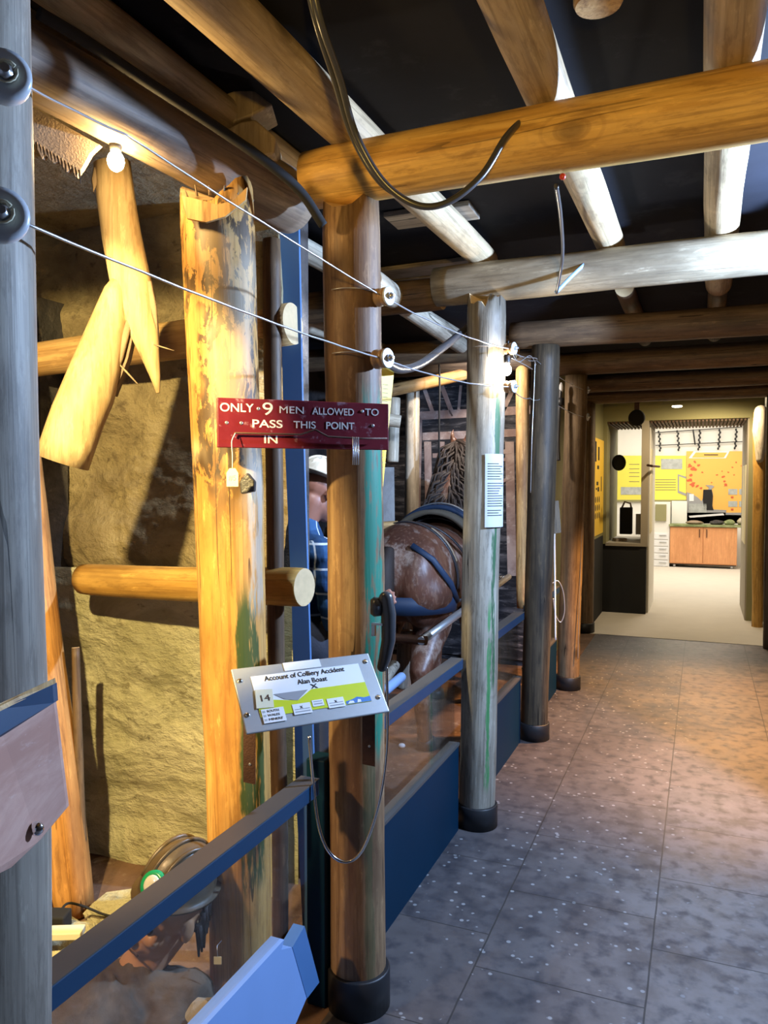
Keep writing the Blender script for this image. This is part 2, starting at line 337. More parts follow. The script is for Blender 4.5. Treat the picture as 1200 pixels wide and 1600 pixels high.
# ------------------------------------------------------------------ mesh builder
class MB:
    def __init__(s): s.v = []; s.f = []; s.mi = []; s.sm = []
    def add(s, vs, fs, mi=0, smooth=False):
        o = len(s.v); s.v += [V(x) for x in vs]
        for f in fs: s.f.append(tuple(i + o for i in f)); s.mi.append(mi); s.sm.append(smooth)
        return s
    def box(s, c, d, rot=None, mi=0):
        c = V(c); h = V(d) / 2
        vs = [V((x * h.x, y * h.y, z * h.z)) for x in (-1, 1) for y in (-1, 1) for z in (-1, 1)]
        if rot is not None: vs = [rot @ v for v in vs]
        return s.add([c + v for v in vs], [(0, 1, 3, 2), (4, 6, 7, 5), (0, 4, 5, 1), (2, 3, 7, 6), (0, 2, 6, 4), (1, 5, 7, 3)], mi)
    def box2(s, a, b, mi=0):
        a, b = V(a), V(b); return s.box((a + b) / 2, [abs(x) for x in (b - a)], None, mi)
    def slab(s, pts, nrm, t, mi=0):
        """polygon pts extruded by t along nrm"""
        pts = [V(p) for p in pts]; k = len(pts); e = V(nrm).normalized() * t
        fs = [tuple(range(k)), tuple(range(2 * k - 1, k - 1, -1))]
        for i in range(k): fs.append((i, (i + 1) % k + 0, (i + 1) % k + k, i + k))
        return s.add(pts + [p + e for p in pts], fs, mi)
    def tube(s, pts, rad, n=10, cap=True, round_cap=False, flat=1.0, mi=0, ref=None):
        pts = [V(p) for p in pts]
        if not hasattr(rad, '__len__'): rad = [rad] * len(pts)
        rad = list(rad)
        if round_cap:
            a = (pts[0] - pts[1]).normalized(); b = (pts[-1] - pts[-2]).normalized()
            r0, r1 = rad[0], rad[-1]; pre = []; prr = []; po = []; pr2 = []
            for t in (85, 65, 40, 20):
                q = math.radians(t); pre.append(pts[0] + a * r0 * math.sin(q)); prr.append(r0 * math.cos(q))
            for t in (20, 40, 65, 85):
                q = math.radians(t); po.append(pts[-1] + b * r1 * math.sin(q)); pr2.append(r1 * math.cos(q))
            pts = pre + pts + po; rad = prr + rad + pr2
        up = ref and V(ref); vs = []
        for i, p in enumerate(pts):
            d = (pts[min(i + 1, len(pts) - 1)] - pts[max(i - 1, 0)]).normalized()
            if up is None: up = d.orthogonal()
            u = (up - d * up.dot(d)).normalized(); up = u; w = d.cross(u)
            for k in range(n):
                a = 2 * math.pi * k / n
                vs.append(p + (u * math.cos(a) + w * math.sin(a) * flat) * rad[i])
        fs = []
        for i in range(len(pts) - 1):
            for k in range(n):
                a, b = i * n + k, i * n + (k + 1) % n; fs.append((a, b, b + n, a + n))
        s.add(vs, fs, mi, True)
        if cap:
            o = len(s.v) - len(vs)
            s.f.append(tuple(o + k for k in range(n - 1, -1, -1))); s.mi.append(mi); s.sm.append(False)
            s.f.append(tuple(o + (len(pts) - 1) * n + k for k in range(n))); s.mi.append(mi); s.sm.append(False)
        return s
    def lathe(s, base, axis, prof, n=20, mi=0):
        base = V(base); ax = V(axis).normalized(); u = ax.orthogonal().normalized(); w = ax.cross(u)
        vs = []
        for (r, h) in prof:
            for k in range(n):
                a = 2 * math.pi * k / n; vs.append(base + ax * h + (u * math.cos(a) + w * math.sin(a)) * r)
        fs = [(i * n + k, i * n + (k + 1) % n, (i + 1) * n + (k + 1) % n, (i + 1) * n + k) for i in range(len(prof) - 1) for k in range(n)]
        s.add(vs, fs, mi, True); o = len(s.v) - len(vs)
        s.f.append(tuple(o + k for k in range(n - 1, -1, -1))); s.mi.append(mi); s.sm.append(False)
        s.f.append(tuple(o + (len(prof) - 1) * n + k for k in range(n))); s.mi.append(mi); s.sm.append(False)
        return s
    def ball(s, c, r, rot=None, n=16, m=10, mi=0):
        c = V(c); r = V(r) if hasattr(r, '__len__') else V((r, r, r)); vs = []
        for i in range(m + 1):
            t = math.pi * i / m
            for k in range(n):
                a = 2 * math.pi * k / n
                p = V((math.sin(t) * math.cos(a) * r.x, math.sin(t) * math.sin(a) * r.y, math.cos(t) * r.z))
                if rot is not None: p = rot @ p
                vs.append(c + p)
        return s.add(vs, [(i * n + k, (i + 1) * n + k, (i + 1) * n + (k + 1) % n, i * n + (k + 1) % n) for i in range(m) for k in range(n)], mi, True)
    def build(s, name, mats, parent=None, bevel=0, weld=False, loc=None):
        """links the collected shape as ONE mesh object; its origin sits at its own base"""
        me = bpy.data.meshes.new(name)
        if parent is None:
            if loc is None:
                lo = V([min(v[i] for v in s.v) for i in range(3)]); hi = V([max(v[i] for v in s.v) for i in range(3)])
                loc = V(((lo.x + hi.x) / 2, (lo.y + hi.y) / 2, lo.z))
            inv = Matrix.Translation(-V(loc))
        else: inv = world(parent).inverted()
        me.from_pydata([inv @ v for v in s.v], [], s.f)
        if not isinstance(mats, (list, tuple)): mats = [mats]
        for m in mats: me.materials.append(m if not isinstance(m, str) else M[m])
        me.polygons.foreach_set('material_index', s.mi); me.polygons.foreach_set('use_smooth', s.sm)
        bm = bmesh.new(); bm.from_mesh(me)
        if weld: bmesh.ops.remove_doubles(bm, verts=bm.verts, dist=1e-5)
        bmesh.ops.recalc_face_normals(bm, faces=bm.faces); bm.to_mesh(me); bm.free()
        o = bpy.data.objects.new(name, me); COL.objects.link(o)
        if parent is None: o.location = loc
        else: o.parent = parent
        if bevel:
            b = o.modifiers.new('bevel', 'BEVEL'); b.width = bevel; b.segments = 2; b.limit_method = 'ANGLE'
        return o
def world(o):
    m = o.matrix_basis.copy()
    return world(o.parent) @ m if o.parent else m
def tag(o, label=None, cat=None, group=None, kind=None):
    if label: o['label'] = label
    if cat: o['category'] = cat
    if group: o['group'] = group
    if kind: o['kind'] = kind
    return o
def empty(name, loc, label, cat, group=None, rot=None):
    o = bpy.data.objects.new(name, None); COL.objects.link(o); o.location = loc; o.empty_display_size = .05
    if rot is not None: o.rotation_euler = rot.to_euler()
    return tag(o, label, cat, group)
def frame_from(u, v):
    u = V(u).normalized(); n = u.cross(V(v)).normalized(); v = n.cross(u)
    return Matrix((u, v, n)).transposed()

def log(name, p0, p1, r0, r1, mat, label=None, cat=None, group=None, parent=None, seed=None, n=28, rings=26, irr=.035,
        bend=0.0, saddle=0.0, saddle_dir=0.0, endmat='end_grain', oval=1.0, chip=0.0, chip0=0.0):
    """peeled round timber: local Z runs along it so the grain follows"""
    p0, p1 = V(p0), V(p1); L = (p1 - p0).length; seed = seed if seed is not None else random.random() * 50
    vs = []; fs = []
    for i in range(rings + 1):
        t = i / rings; z = L * t
        r = r0 + (r1 - r0) * t
        ox = bend * math.sin(math.pi * t); oy = .3 * bend * math.sin(2 * math.pi * t)
        wx = (noise.noise((seed, z * 1.3, 0)) * .006); wy = noise.noise((seed, z * 1.3, 9)) * .006
        ed = 1 - .035 * max(0, 1 - min(z, L - z) / .012)
        for k in range(n):
            a = 2 * math.pi * k / n
            q = 1 + irr * noise.noise((math.cos(a) * .9 + seed, math.sin(a) * .9, z * 2.2)) + irr * .35 * noise.noise((math.cos(a) * 3 + seed, math.sin(a) * 3, z * 6))
            zz = z
            if i == rings: zz += saddle * math.cos(2 * (a - saddle_dir)) + chip * noise.noise((math.cos(a) * 3 + seed, math.sin(a) * 3, 4))
            if i == rings - 1: zz += .5 * saddle * math.cos(2 * (a - saddle_dir))
            if i == 0: zz += chip0 * noise.noise((math.cos(a) * 3 + seed, math.sin(a) * 3, 1))
            vs.append(V((math.cos(a) * r * q * ed + ox + wx, math.sin(a) * r * q * oval * ed + oy + wy, zz)))
    for i in range(rings):
        for k in range(n):
            a, b = i * n + k, i * n + (k + 1) % n; fs.append((a, b, b + n, a + n))
    cb = len(vs); vs.append(sum((vs[k] for k in range(n)), V()) / n); vs.append(sum((vs[rings * n + k] for k in range(n)), V()) / n)
    mi = [0] * len(fs)
    for k in range(n):
        fs.append((cb, (k + 1) % n, k)); mi.append(1)
        fs.append((cb + 1, rings * n + k, rings * n + (k + 1) % n)); mi.append(1)
    me = bpy.data.meshes.new(name); me.from_pydata(vs, [], fs)
    me.materials.append(M[mat]); me.materials.append(M[endmat])
    me.polygons.foreach_set('material_index', mi); me.polygons.foreach_set('use_smooth', [m == 0 for m in mi])
    o = bpy.data.objects.new(name, me); COL.objects.link(o)
    q = V((0, 0, 1)).rotation_difference((p1 - p0).normalized())
    mt = Matrix.Translation(p0) @ q.to_matrix().to_4x4()
    if parent is not None: o.parent = parent; mt = world(parent).inverted() @ mt
    o.matrix_basis = mt
    if label: tag(o, label, cat, group)
    return o

def text_mesh(body, size, align='CENTER', spacing=1.0, bold=0.0):
    c = bpy.data.curves.new('lettering', 'FONT'); c.body = body; c.size = size; c.align_x = align; c.align_y = 'CENTER'
    c.space_character = spacing; c.offset = bold; c.extrude = .0004
    o = bpy.data.objects.new('lettering', c); COL.objects.link(o)
    dg = bpy.context.evaluated_depsgraph_get(); me = bpy.data.meshes.new_from_object(o.evaluated_get(dg))
    bpy.data.objects.remove(o); return me
def text(name, body, size, parent, local, mat, width=None, align='CENTER', spacing=1.0, bold=0.0, rot=None):
    """lettering lying in the parent's local frame; local = Matrix or (x,y,z)"""
    me = text_mesh(body, size, align, spacing, bold)
    xs = [v.co.x for v in me.vertices]
    if width and xs:
        k = width / (max(xs) - min(xs)); me.transform(Matrix.Diagonal((k, 1, 1, 1)))
    me.materials.clear(); me.materials.append(M[mat])
    o = bpy.data.objects.new(name, me); COL.objects.link(o); o.parent = parent
    o.matrix_basis = local if isinstance(local, Matrix) else Matrix.Translation(local) @ (rot.to_4x4() if rot else Matrix())
    return o
def struct(name, mb, mats, **k):
    o = mb.build(name, mats, **k); o['kind'] = 'structure'; return o

# ================================================================== THE SETTING
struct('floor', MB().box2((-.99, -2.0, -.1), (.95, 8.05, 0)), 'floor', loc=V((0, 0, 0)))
struct('floor_alcove', MB().box2((-3.3, -2.0, -.1), (-.99, 8.05, -.002)), 'dirt')
struct('floor_far', MB().box2((-3.2, 8.05, -.1), (2.6, 15.8, .004)), 'carpet')
struct('ceiling', MB().box2((-3.3, -2.0, 2.655), (.95, 9.65, 2.72)), 'ceiling', loc=V((0, 0, 0)))
struct('wall_right', MB().box2((.89, -2.0, 0), (.95, 9.4, 2.655)), 'dark_rock')
struct('wall_left', MB().box2((-3.3, -2.0, 0), (-3.2, 6.5, 2.655)), 'dark_rock')
struct('wall_side', MB().box2((-1.32, 6.5, 0), (-1.22, 8.28, 2.655)), 'olive')
struct('wall_side_panel', MB().box2((-1.22, 8.28, 0), (-1.10, 9.45, 2.655)), 'olive')
struct('baseboard_side', MB().box2((-1.10, 8.30, 0), (-1.09, 9.45, .92)), 'matte_black')
struct('wall_back', MB().box2((-3.2, 6.40, 0), (-1.20, 6.5, 2.655)), 'mural_base')

def rock_panel(name, x0, x1, z0, z1, y, mat, amp, nx, nz, seed):
    mb = MB(); vs = []
    for j in range(nz + 1):
        for i in range(nx + 1):
            x = x0 + (x1 - x0) * i / nx; z = z0 + (z1 - z0) * j / nz
            p = V((x * 1.5 + seed, z * 2.6, seed * 2))
            h = noise.fractal(p, 1.0, 2.1, 6) * amp
            r = noise.ridged_multi_fractal(V((x * 1.2 + z * .4, z * 3.4, seed)), 1.0, 2.0, 4, 1.0, 2.0) * amp * .28
            vs.append((x, y - h - r, z))
    fs = [(j * (nx + 1) + i, j * (nx + 1) + i + 1, (j + 1) * (nx + 1) + i + 1, (j + 1) * (nx + 1) + i) for j in range(nz) for i in range(nx)]
    mb.add(vs, fs, 0, True); o = len(mb.v)
    mb.add([(x0, y + .1, z0), (x1, y + .1, z0), (x1, y + .1, z1), (x0, y + .1, z1)], [(0, 1, 2, 3)])
    return struct(name, mb, mat)
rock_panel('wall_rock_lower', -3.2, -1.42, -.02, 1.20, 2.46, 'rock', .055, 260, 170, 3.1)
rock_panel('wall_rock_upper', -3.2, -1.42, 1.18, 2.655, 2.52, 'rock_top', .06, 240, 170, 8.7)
struct('wall_partition', MB().box2((-3.2, 2.60, 0), (-1.42, 2.66, 2.655)), 'dark_rock')
struct('ceiling_alcove', MB().box2((-3.2, .2, 2.60), (-1.46, 2.62, 2.654)), 'rock_top')
struct('rock_edge_shade', MB().box2((-2.56, 2.36, .0), (-2.49, 2.50, 2.3)), 'dark_rock')  # dark strip standing in for shading along the rock's left edge

# entrance partition with a side window and the doorway to the far room
Y0, Y1 = 9.45, 10.7
pw = MB()
pw.box2((-1.30, Y0, 2.27), (.62, Y1, 2.95))
pw.box2((-1.30, Y0, .82), (-1.055, Y1, 2.27))
pw.box2((.47, Y0, 0), (.95, Y1, 2.27))
struct('wall_entrance', pw, 'olive')
struct('wall_entrance_lower', MB().box2((-1.30, Y0 + .01, 0), (-.60, Y0 + .10, .82)), 'matte_black')
struct('trim_sill', MB().box2((-1.06, Y0 - .01, .80), (-.66, Y1, .835)), 'taupe')
struct('trim_pillar', MB().box2((-.665, Y0, .80), (-.585, Y1, 2.27)), 'taupe')
struct('trim_pillar_base', MB().box2((-.665, Y0 + .1, 0), (-.585, Y1, .80)), 'taupe')
struct('trim_jamb_right', MB().box2((.455, Y0 + .02, 0), (.472, Y1, 2.27)), 'taupe')
sl = MB()
for i in range(26):
    x = -.57 + i * .0395; sl.box2((x, Y0 + .02, 2.245), (x + .022, Y1 - .1, 2.272))
struct('trim_soffit_slats', sl, 'slat')
sl = MB()
for i in range(9):
    x = -1.05 + i * .043; sl.box2((x, Y0 + .02, 2.245), (x + .022, Y1 - .1, 2.272))
struct('trim_window_slats', sl, 'slat')
struct('door_1', MB().box2((-.583, Y0 + .15, .0), (-.575, Y1 - .1, 2.2)), 'white_wall')
# far room shell
struct('wall_far', MB().box2((-3.2, 15.65, 0), (2.6, 15.75, 3.0)), 'white_wall')
struct('wall_far_left', MB().box2((-3.2, Y1, 0), (-3.1, 15.65, 3.0)), 'white_wall')
struct('wall_far_right', MB().box2((2.5, Y1, 0), (2.6, 15.65, 3.0)), 'white_wall')
struct('ceiling_far', MB().box2((-3.2, Y1, 2.98), (2.6, 15.75, 3.05)), 'white_wall')
struct('trim_far_base', MB().box2((-3.1, 15.60, 0), (2.5, 15.65, .95)), 'white_wall')

# ================================================================== POSTS ALONG THE WALKWAY
def foot(post, c, r, h=.10):
    mb = MB().lathe((c[0], c[1], 0.001), (0, 0, 1), [(r + .012, 0), (r + .012, h - .004), (r + .008, h)], 32)
    return mb.build('foot_collar', 'black', post)
PG = 'round pit props along the walkway'
p0 = log('pit_prop', (-.955, .78, 0), (-.958, .78, 2.40), .095, .088, 'grey_wood', 'grey weathered round prop at the far left edge, two big insulators near its top', 'wooden post', PG)
foot(p0, (-.955, .78), .095)
pa = log('pit_prop', (-.925, 2.035, 0), (-.955, 2.05, 2.35), .081, .084, 'post_A', 'brown round prop with green paint stain and telephone handset, standing right of the metal plaque', 'wooden post', PG, saddle=.03, saddle_dir=0, chip=.03, bend=.004, seed=4.2)
foot(pa, (-.925, 2.035), .081, .115)
pb = log('pit_prop', (-.928, 3.335, 0), (-.893, 3.335, 2.36), .080, .086, 'post_B', 'grey round prop with a white notice sheet wrapped on it and thin green drips', 'wooden post', PG, saddle=.03, saddle_dir=0, chip=.05, seed=11)
foot(pb, (-.925, 3.335), .080)
pc = log('pit_prop', (-.925, 4.61, 0), (-.872, 4.61, 2.36), .080, .084, 'post_C', 'dark blackened round prop behind the one with the white notice', 'wooden post', PG, seed=21)
foot(pc, (-.925, 4.61), .080)
pd = log('pit_prop', (-.915, 5.83, 0), (-.875, 5.83, 2.34), .080, .082, 'post_D', 'tan round prop with two small insulators at its top, next to the dark one', 'wooden post', PG, seed=31)
foot(pd, (-.915, 5.83), .080)
pe = log('pit_prop', (-1.105, 8.12, 0), (-1.105, 8.12, 2.36), .082, .082, 'brown', 'farthest brown round prop on the left, beside the yellow wall panel', 'wooden post', PG, seed=41)
foot(pe, (-1.105, 8.12), .082)
# leaning, gnarled prop in the alcove and its thin neighbour
pl = log('pit_prop', (-1.185, 1.80, 0), (-1.235, 1.79, 2.325), .084, .101, 'post_L', 'thick golden prop with dark bark blotches rising behind the blue handrail', 'wooden post', 'props inside the collier alcove', saddle=.045, saddle_dir=0, bend=.012, seed=5, irr=.06, chip=.03)
log('pit_prop', at(438, 1480, 2.50), at(424, 375, 2.50), .026, .03, 'brown', 'slim grey-brown prop squeezed between the golden prop and the blue upright', 'wooden post', 'props inside the collier alcove', seed=6)
log('pit_prop', (-2.10, 2.07, 0), at(-18, 330, 2.82), .100, .078, 'post_orange', 'leaning orange prop against the left end of the rock wall', 'wooden post', 'props inside the collier alcove', seed=7, irr=.05)
log('splintered_stake', (-2.045, 2.10, 0), (-2.10, 2.13, .95), .018, .014, 'brown', 'thin dark stake leaning along the foot of the orange prop', 'wooden stake', seed=8, n=8, irr=.2)
log('pit_prop', (.595, 7.95, 0), (.595, 7.95, 2.36), .055, .06, 'dark_wood', 'dark prop at the right edge beside the doorway', 'wooden post', 'props at the right of the doorway')
rp = log('pit_prop', (.56, 9.1, 0), (.55, 9.1, 2.30), .055, .065, 'pine_gold', 'gnarled golden prop at the right of the doorway with a pale lumpy top', 'wooden post', 'props at the right of the doorway', irr=.12, seed=77)
MB().tube([(.555, 9.03, 2.30), (.548, 9.02, 2.1), (.56, 9.03, 1.93), (.553, 9.03, 1.8)], [.065, .075, .06, .04], 12, True, True).build('swollen_bark', 'pale', rp)

# ------------------------------------------------------------------ cross beams
BG = 'round cross beams over the walkway'
log('cross_beam', (-1.08, 2.035, 2.435), (.88, 2.035, 2.445), .082, .092, 'pine_gold', 'nearest and thickest golden cross beam resting on the prop with the handset', 'ceiling beam', BG, seed=51, irr=.03)
log('cross_beam', (-1.13, 3.345, 2.435), (.88, 3.345, 2.44), .088, .080, 'beam2', 'second cross beam, greyish, resting on the prop with the white notice', 'ceiling beam', BG, seed=52, irr=.04)
log('cross_beam', (-1.08, 4.62, 2.435), (.88, 4.62, 2.42), .080, .085, 'brown', 'third cross beam, brown, lying just behind the greyish second one', 'ceiling beam', BG, seed=53)
log('cross_beam', (-1.08, 5.84, 2.43), (.88, 5.84, 2.43), .085, .085, 'brown', 'fourth cross beam, resting on the tan prop', 'ceiling beam', BG, seed=54)
log('cross_beam', (-1.08, 7.05, 2.43), (.88, 7.05, 2.43), .080, .080, 'brown', 'fifth cross beam, between the tan prop and the farthest one', 'ceiling beam', BG, seed=55)
log('cross_beam', (-1.18, 8.12, 2.44), (.88, 8.12, 2.44), .085, .085, 'brown', 'last cross beam, right in front of the doorway header', 'ceiling beam', BG, seed=56)

# rafters running along the walkway above the beams
RG = 'round rafters under the dark ceiling'
log('rafter', (.045, .35, 2.585), (.06, 4.4, 2.585), .064, .066, 'raft', 'rightmost rafter, crossing above the nearest beam by the right edge', 'rafter', RG, seed=61)
log('rafter', (-.405, .3, 2.585), (-.385, 3.55, 2.585), .064, .060, 'raft', 'second rafter from the right, half lit white', 'rafter', RG, seed=62)
log('rafter', (-.995, .3, 2.575), (-.94, 3.5, 2.575), .070, .058, 'raft', 'rafter crossing the nearest beam just left of the hanging cable', 'rafter', RG, seed=63)
log('rafter', (-1.30, .3, 2.60), (-1.27, 2.45, 2.60), .050, .048, 'raft', 'leftmost rafter, thin, above the big smoky log', 'rafter', RG, seed=64)
log('rafter', (.06, 4.2, 2.585), (.06, 5.9, 2.585), .05, .05, 'brown', 'short brown rafter stub at the right, behind the second beam', 'rafter', RG, seed=65)
log('rafter', (-.40, 4.3, 2.585), (-.40, 5.9, 2.585), .05, .05, 'brown', 'short brown rafter stub in the middle, behind the second beam', 'rafter', RG, seed=66)
log('rafter', (-1.62, 2.75, 2.56), (-1.58, 5.2, 2.56), .050, .050, 'pale', 'pale rafter over the pony, seen left of the handset prop', 'rafter', RG, seed=67)
log('rafter', (-2.05, 3.0, 2.42), (-1.95, 5.3, 2.42), .050, .050, 'pale', 'lower pale pole over the pony alcove, ending at the blue upright', 'rafter', RG, seed=68)
log('rafter', (-1.33, 3.05, 2.42), (-1.40, 4.65, 2.40), .055, .050, 'pale', 'pale slanting pole right of the upper insulators on the handset prop', 'rafter', RG, seed=69)

big = log('roof_log', (-1.375, .95, 2.44), (-1.21, 2.16, 2.43), .068, .098, 'log_big', 'big smoky brown log running over the golden prop beside the lit bulb', 'log', seed=71, irr=.05)
# torn bark hanging from the log
mb = MB(); pts = [(28, 158), (60, 172), (95, 192), (130, 212), (155, 226), (140, 240), (128, 262), (118, 276), (112, 262), (104, 268), (92, 252), (82, 254), (70, 240), (66, 248), (55, 226), (44, 220), (30, 200)]
mb.slab([at(x, y, 1.72 + (x - 28) * .0008) for x, y in pts], RT * .3 + FW, .012)
for i in range(16):
    x = 40 + i * 5.6; y = 212 + i * 3.6
    mb.tube([at(x, y, 1.725), at(x + 2, y + 12 + random.random() * 10, 1.72)], [.003, .0008], 5)
mb.build('torn_bark', 'splinter', big)
# splintered collar on the golden prop
for i in range(16):
    a = i / 16 * 2 * math.pi; MB().tube([(-1.235 + .09 * math.cos(a), 1.79 + .09 * math.sin(a), 2.30), (-1.235 + .10 * math.cos(a), 1.79 + .10 * math.sin(a), 2.315 + random.random() * .018)], [.004, .001], 5).build('splinter', 'splinter', pl)

# wooden wedges packed on top of the log
for pts, l in ((((290, 162), (345, 149), (384, 134), (398, 142), (426, 163), (395, 180), (356, 194), (312, 190)), 'cut wooden wedge packed above the big log, upper one'),
               (((350, 203), (376, 190), (399, 186), (431, 214), (428, 240), (405, 246), (372, 226)), 'cut wooden wedge packed above the big log, lower one')):
    mb = MB().slab([at(x, y, 2.17) for x, y in pts], V((FW.x, FW.y, 0)), .13)
    tag(mb.build('roof_wedge', 'raft', bevel=.006), l, 'wooden wedge', 'wedges above the big log')
MB().slab([at(x, y, 1.97) for x, y in ((284, 306), (300, 309), (340, 320), (366, 312), (386, 292), (384, 312), (352, 338), (322, 347), (292, 341))], V((FW.x, FW.y, 0)), .01).build('cut_face', 'pine', pl)

# horizontal lagging logs in front of the rock wall
log('wall_log', (-2.62, 2.24, 2.01), (-1.255, 2.245, 2.075), .062, .070, 'pine', 'upper horizontal log across the rock wall, behind the broken prop', 'log', 'horizontal logs across the rock wall', seed=91)
log('wall_log', (-2.16, 2.24, 1.185), (-1.165, 2.15, 1.215), .058, .062, 'pine_gold', 'lower horizontal log across the rock wall, its cut end poking past the golden prop', 'log', 'horizontal logs across the rock wall', seed=92)
mb = MB().slab([at(x, y, 2.52) for x, y in ((398, 362), (434, 356), (440, 450), (438, 536), (404, 541), (401, 450))], V((FW.x, FW.y, 0)), .07).build('wedge_block', 'rock_top'); tag(mb, 'rough brown block jammed upright between the golden prop and the blue upright', 'wooden block')

# ================================================================== BROKEN PROP
D = 2.2
bp = empty('broken_prop', at(150, 640, D), 'splintered pine prop hanging broken from the roof log in front of the rock wall', 'broken timber')
mb = MB()
def flatlog(path, d, n=14, parent=bp, name='half', mat='broken', flat=.7, cap=False):
    pts = [at(x, y, d + dd) for x, y, r, dd in path]; rr = [r / FPX * d for x, y, r, dd in path]
    m = MB()
    m.tube(pts, rr, n, True, False, flat, ref=RT)
    return m
q = flatlog([(175, 255, 29, 0), (181, 310, 30, 0), (190, 370, 31, 0), (202, 430, 32, 0), (213, 470, 31, 0), (226, 520, 23, 0), (236, 560, 14, 0), (243, 590, 8, 0), (247, 614, 3, 0)], 2.18)
q.build('upper_half', 'broken', bp)
q = flatlog([(190, 430, 9, .03), (183, 455, 20, .03), (174, 490, 26, .03), (163, 530, 32, .03), (150, 575, 38, .02), (137, 615, 41, .01), (122, 650, 41, 0), (108, 690, 41, 0), (97, 722, 41, 0)], 2.14, 18, flat=.95)
q.build('lower_half', ['broken'], bp)
mb = MB()
for pa_, pb_, w in [((205, 490), (168, 622), 9), ((196, 440), (176, 560), 6), ((150, 262), (146, 300), 7), ((160, 250), (168, 300), 8), ((233, 440), (246, 520), 7), ((240, 538), (272, 548), 1.5), ((196, 470), (206, 500), 2), ((200, 505), (186, 470), 2), ((215, 600), (178, 560), 2)]:
    a, b = at(*pa_, 2.16), at(*pb_, 2.16); m = (a + b) / 2
    MB().tube([a, m, b], [w / FPX * 1.2, w / FPX * 1.8, .0006], 6, True, False, .4, ref=RT).build('splinter', 'splinter', bp)
MB().slab([at(x, y, 2.17) for x, y in ((203, 440), (212, 505), (200, 560), (178, 618), (160, 612), (160, 560), (180, 490))], FW, .03).build('hollow_face', 'brown', bp)

# ================================================================== BULBS, INSULATORS AND WIRES
M['bulb_hot'] = emit('hot_bulb_glass', (1.0, .68, .28), 420)
M['bulb_white'] = emit('bright_bulb_glass', (1.0, .86, .66), 480)
def bulb(p, label, mat):
    e = empty('light_bulb', p, label, 'light bulb', 'bare bulbs on the overhead wires')
    MB().ball(p, (.020, .020, .024)).build('bulb_glass', mat, e)
    MB().lathe(V(p) + V((0, 0, .024)), (0, 0, 1), [(.013, 0), (.015, .01), (.015, .035), (.008, .045)], 14).build('bulb_holder', 'black', e)
    MB().tube([V(p) + V((0, 0, .065)), V(p) + V((.004, 0, .10)), V(p) + V((.01, -.02, .12))], .003, 6).build('flex', 'black', e)
    return e
B1 = at(181, 252, 1.84); bulb(B1, 'glowing bare bulb under the big log at upper left', 'bulb_hot')
B2 = at(792, 578, 3.30); bulb(B2, 'glowing bare bulb beside the notice prop', 'bulb_white')

def insulator(p, axis, s, label, group='porcelain insulators carrying the bare wires', disc=False):
    ax = V(axis).normalized(); e = empty('insulator', p, label, 'insulator', group)
    MB().lathe(p, ax, [(.019 * s, 0), (.030 * s, .006 * s), (.031 * s, .016 * s), (.022 * s, .021 * s), (.022 * s, .027 * s), (.030 * s, .032 * s), (.030 * s, .044 * s), (.025 * s, .048 * s)], 24).build('porcelain_body', 'porcelain', e)
    MB().lathe(V(p) + ax * .048 * s, ax, [(.030 * s, 0), (.031 * s, .003 * s), (.031 * s, .006 * s), (.029 * s, .007 * s)], 24).build('washer', 'porcelain_white', e)
    MB().lathe(V(p) + ax * .055 * s, ax, [(.011 * s, 0), (.011 * s, .010 * s), (.005 * s, .011 * s), (.005 * s, .02 * s)], 6).build('bolt', 'steel', e)
    return e
axr = V((.97, -.25, .0))
I = {}
def put_ins(key, px, py, d, ax, s, label):
    p = at(px, py, d); insulator(p, ax, s, label); I[key] = p + V(ax).normalized() * .03 * s
put_ins('a1', 588, 466, 2.19, axr, .85, 'upper insulator on the prop with the telephone handset')
put_ins('a2', 585, 562, 2.17, axr, .9, 'lower insulator on the prop with the telephone handset')
put_ins('b1', 789, 546, 3.30, axr, .85, 'upper insulator on the notice prop above the bulb')
put_ins('b2', 789, 605, 3.30, axr, .85, 'lower insulator on the notice prop below the bulb')
put_ins('d1', 909, 610, 5.70, axr, .9, 'upper insulator on the tan prop')
put_ins('d2', 909, 652, 5.70, axr, .9, 'lower insulator on the tan prop')
# the two big ones on the near prop, seen face on
for key, (px, py, rr, l) in dict(z1=(8, 122, .032, 'upper grey disc insulator on the near left prop'), z2=(2, 338, .034, 'lower grey disc insulator on the near left prop')).items():
    p = at(px, py, .995); axn = (EYE - p).normalized()
    axn.z = 0; e = empty('insulator', p, l, 'insulator', 'disc insulators on the near prop')
    MB().lathe(p, axn, [(rr * .6, -.02), (rr * .95, -.012), (rr, 0), (rr, .012), (rr * .8, .016), (rr * .5, .014)], 28).build('porcelain_disc', 'porcelain_white', e)
    MB().lathe(p + axn * .014, axn, [(.010, 0), (.010, .009), (.006, .010), (.006, .016)], 6).build('bolt', 'steel', e)
    mb = MB()
    for t in range(3):
        u = axn.orthogonal().normalized(); w = axn.cross(u)
        mb.tube([p + axn * (.018 + .002 * t) + (u * math.cos(k * .5) + w * math.sin(k * .5)) * (.013 + .001 * t) for k in range(13)], .0014, 6)
    mb.build('binding_wire', 'card', e); I[key] = p + axn * .016
def wire(name, label, pts, r, mat, cat='wire', group=None, sag=0, n=24, parent=None):
    out = []
    pts = [V(p) for p in pts]
    for i in range(len(pts) - 1):
        for k in range(n):
            t = k / n; p = pts[i].lerp(pts[i + 1], t); p.z -= sag * 4 * t * (1 - t); p.z += .0015 * noise.noise((p.x * 9, p.y * 9, i)); out.append(p)
    out.append(pts[-1]); o = MB().tube(out, r, 8).build(name, mat, parent); return tag(o, label, cat, group) if label else o
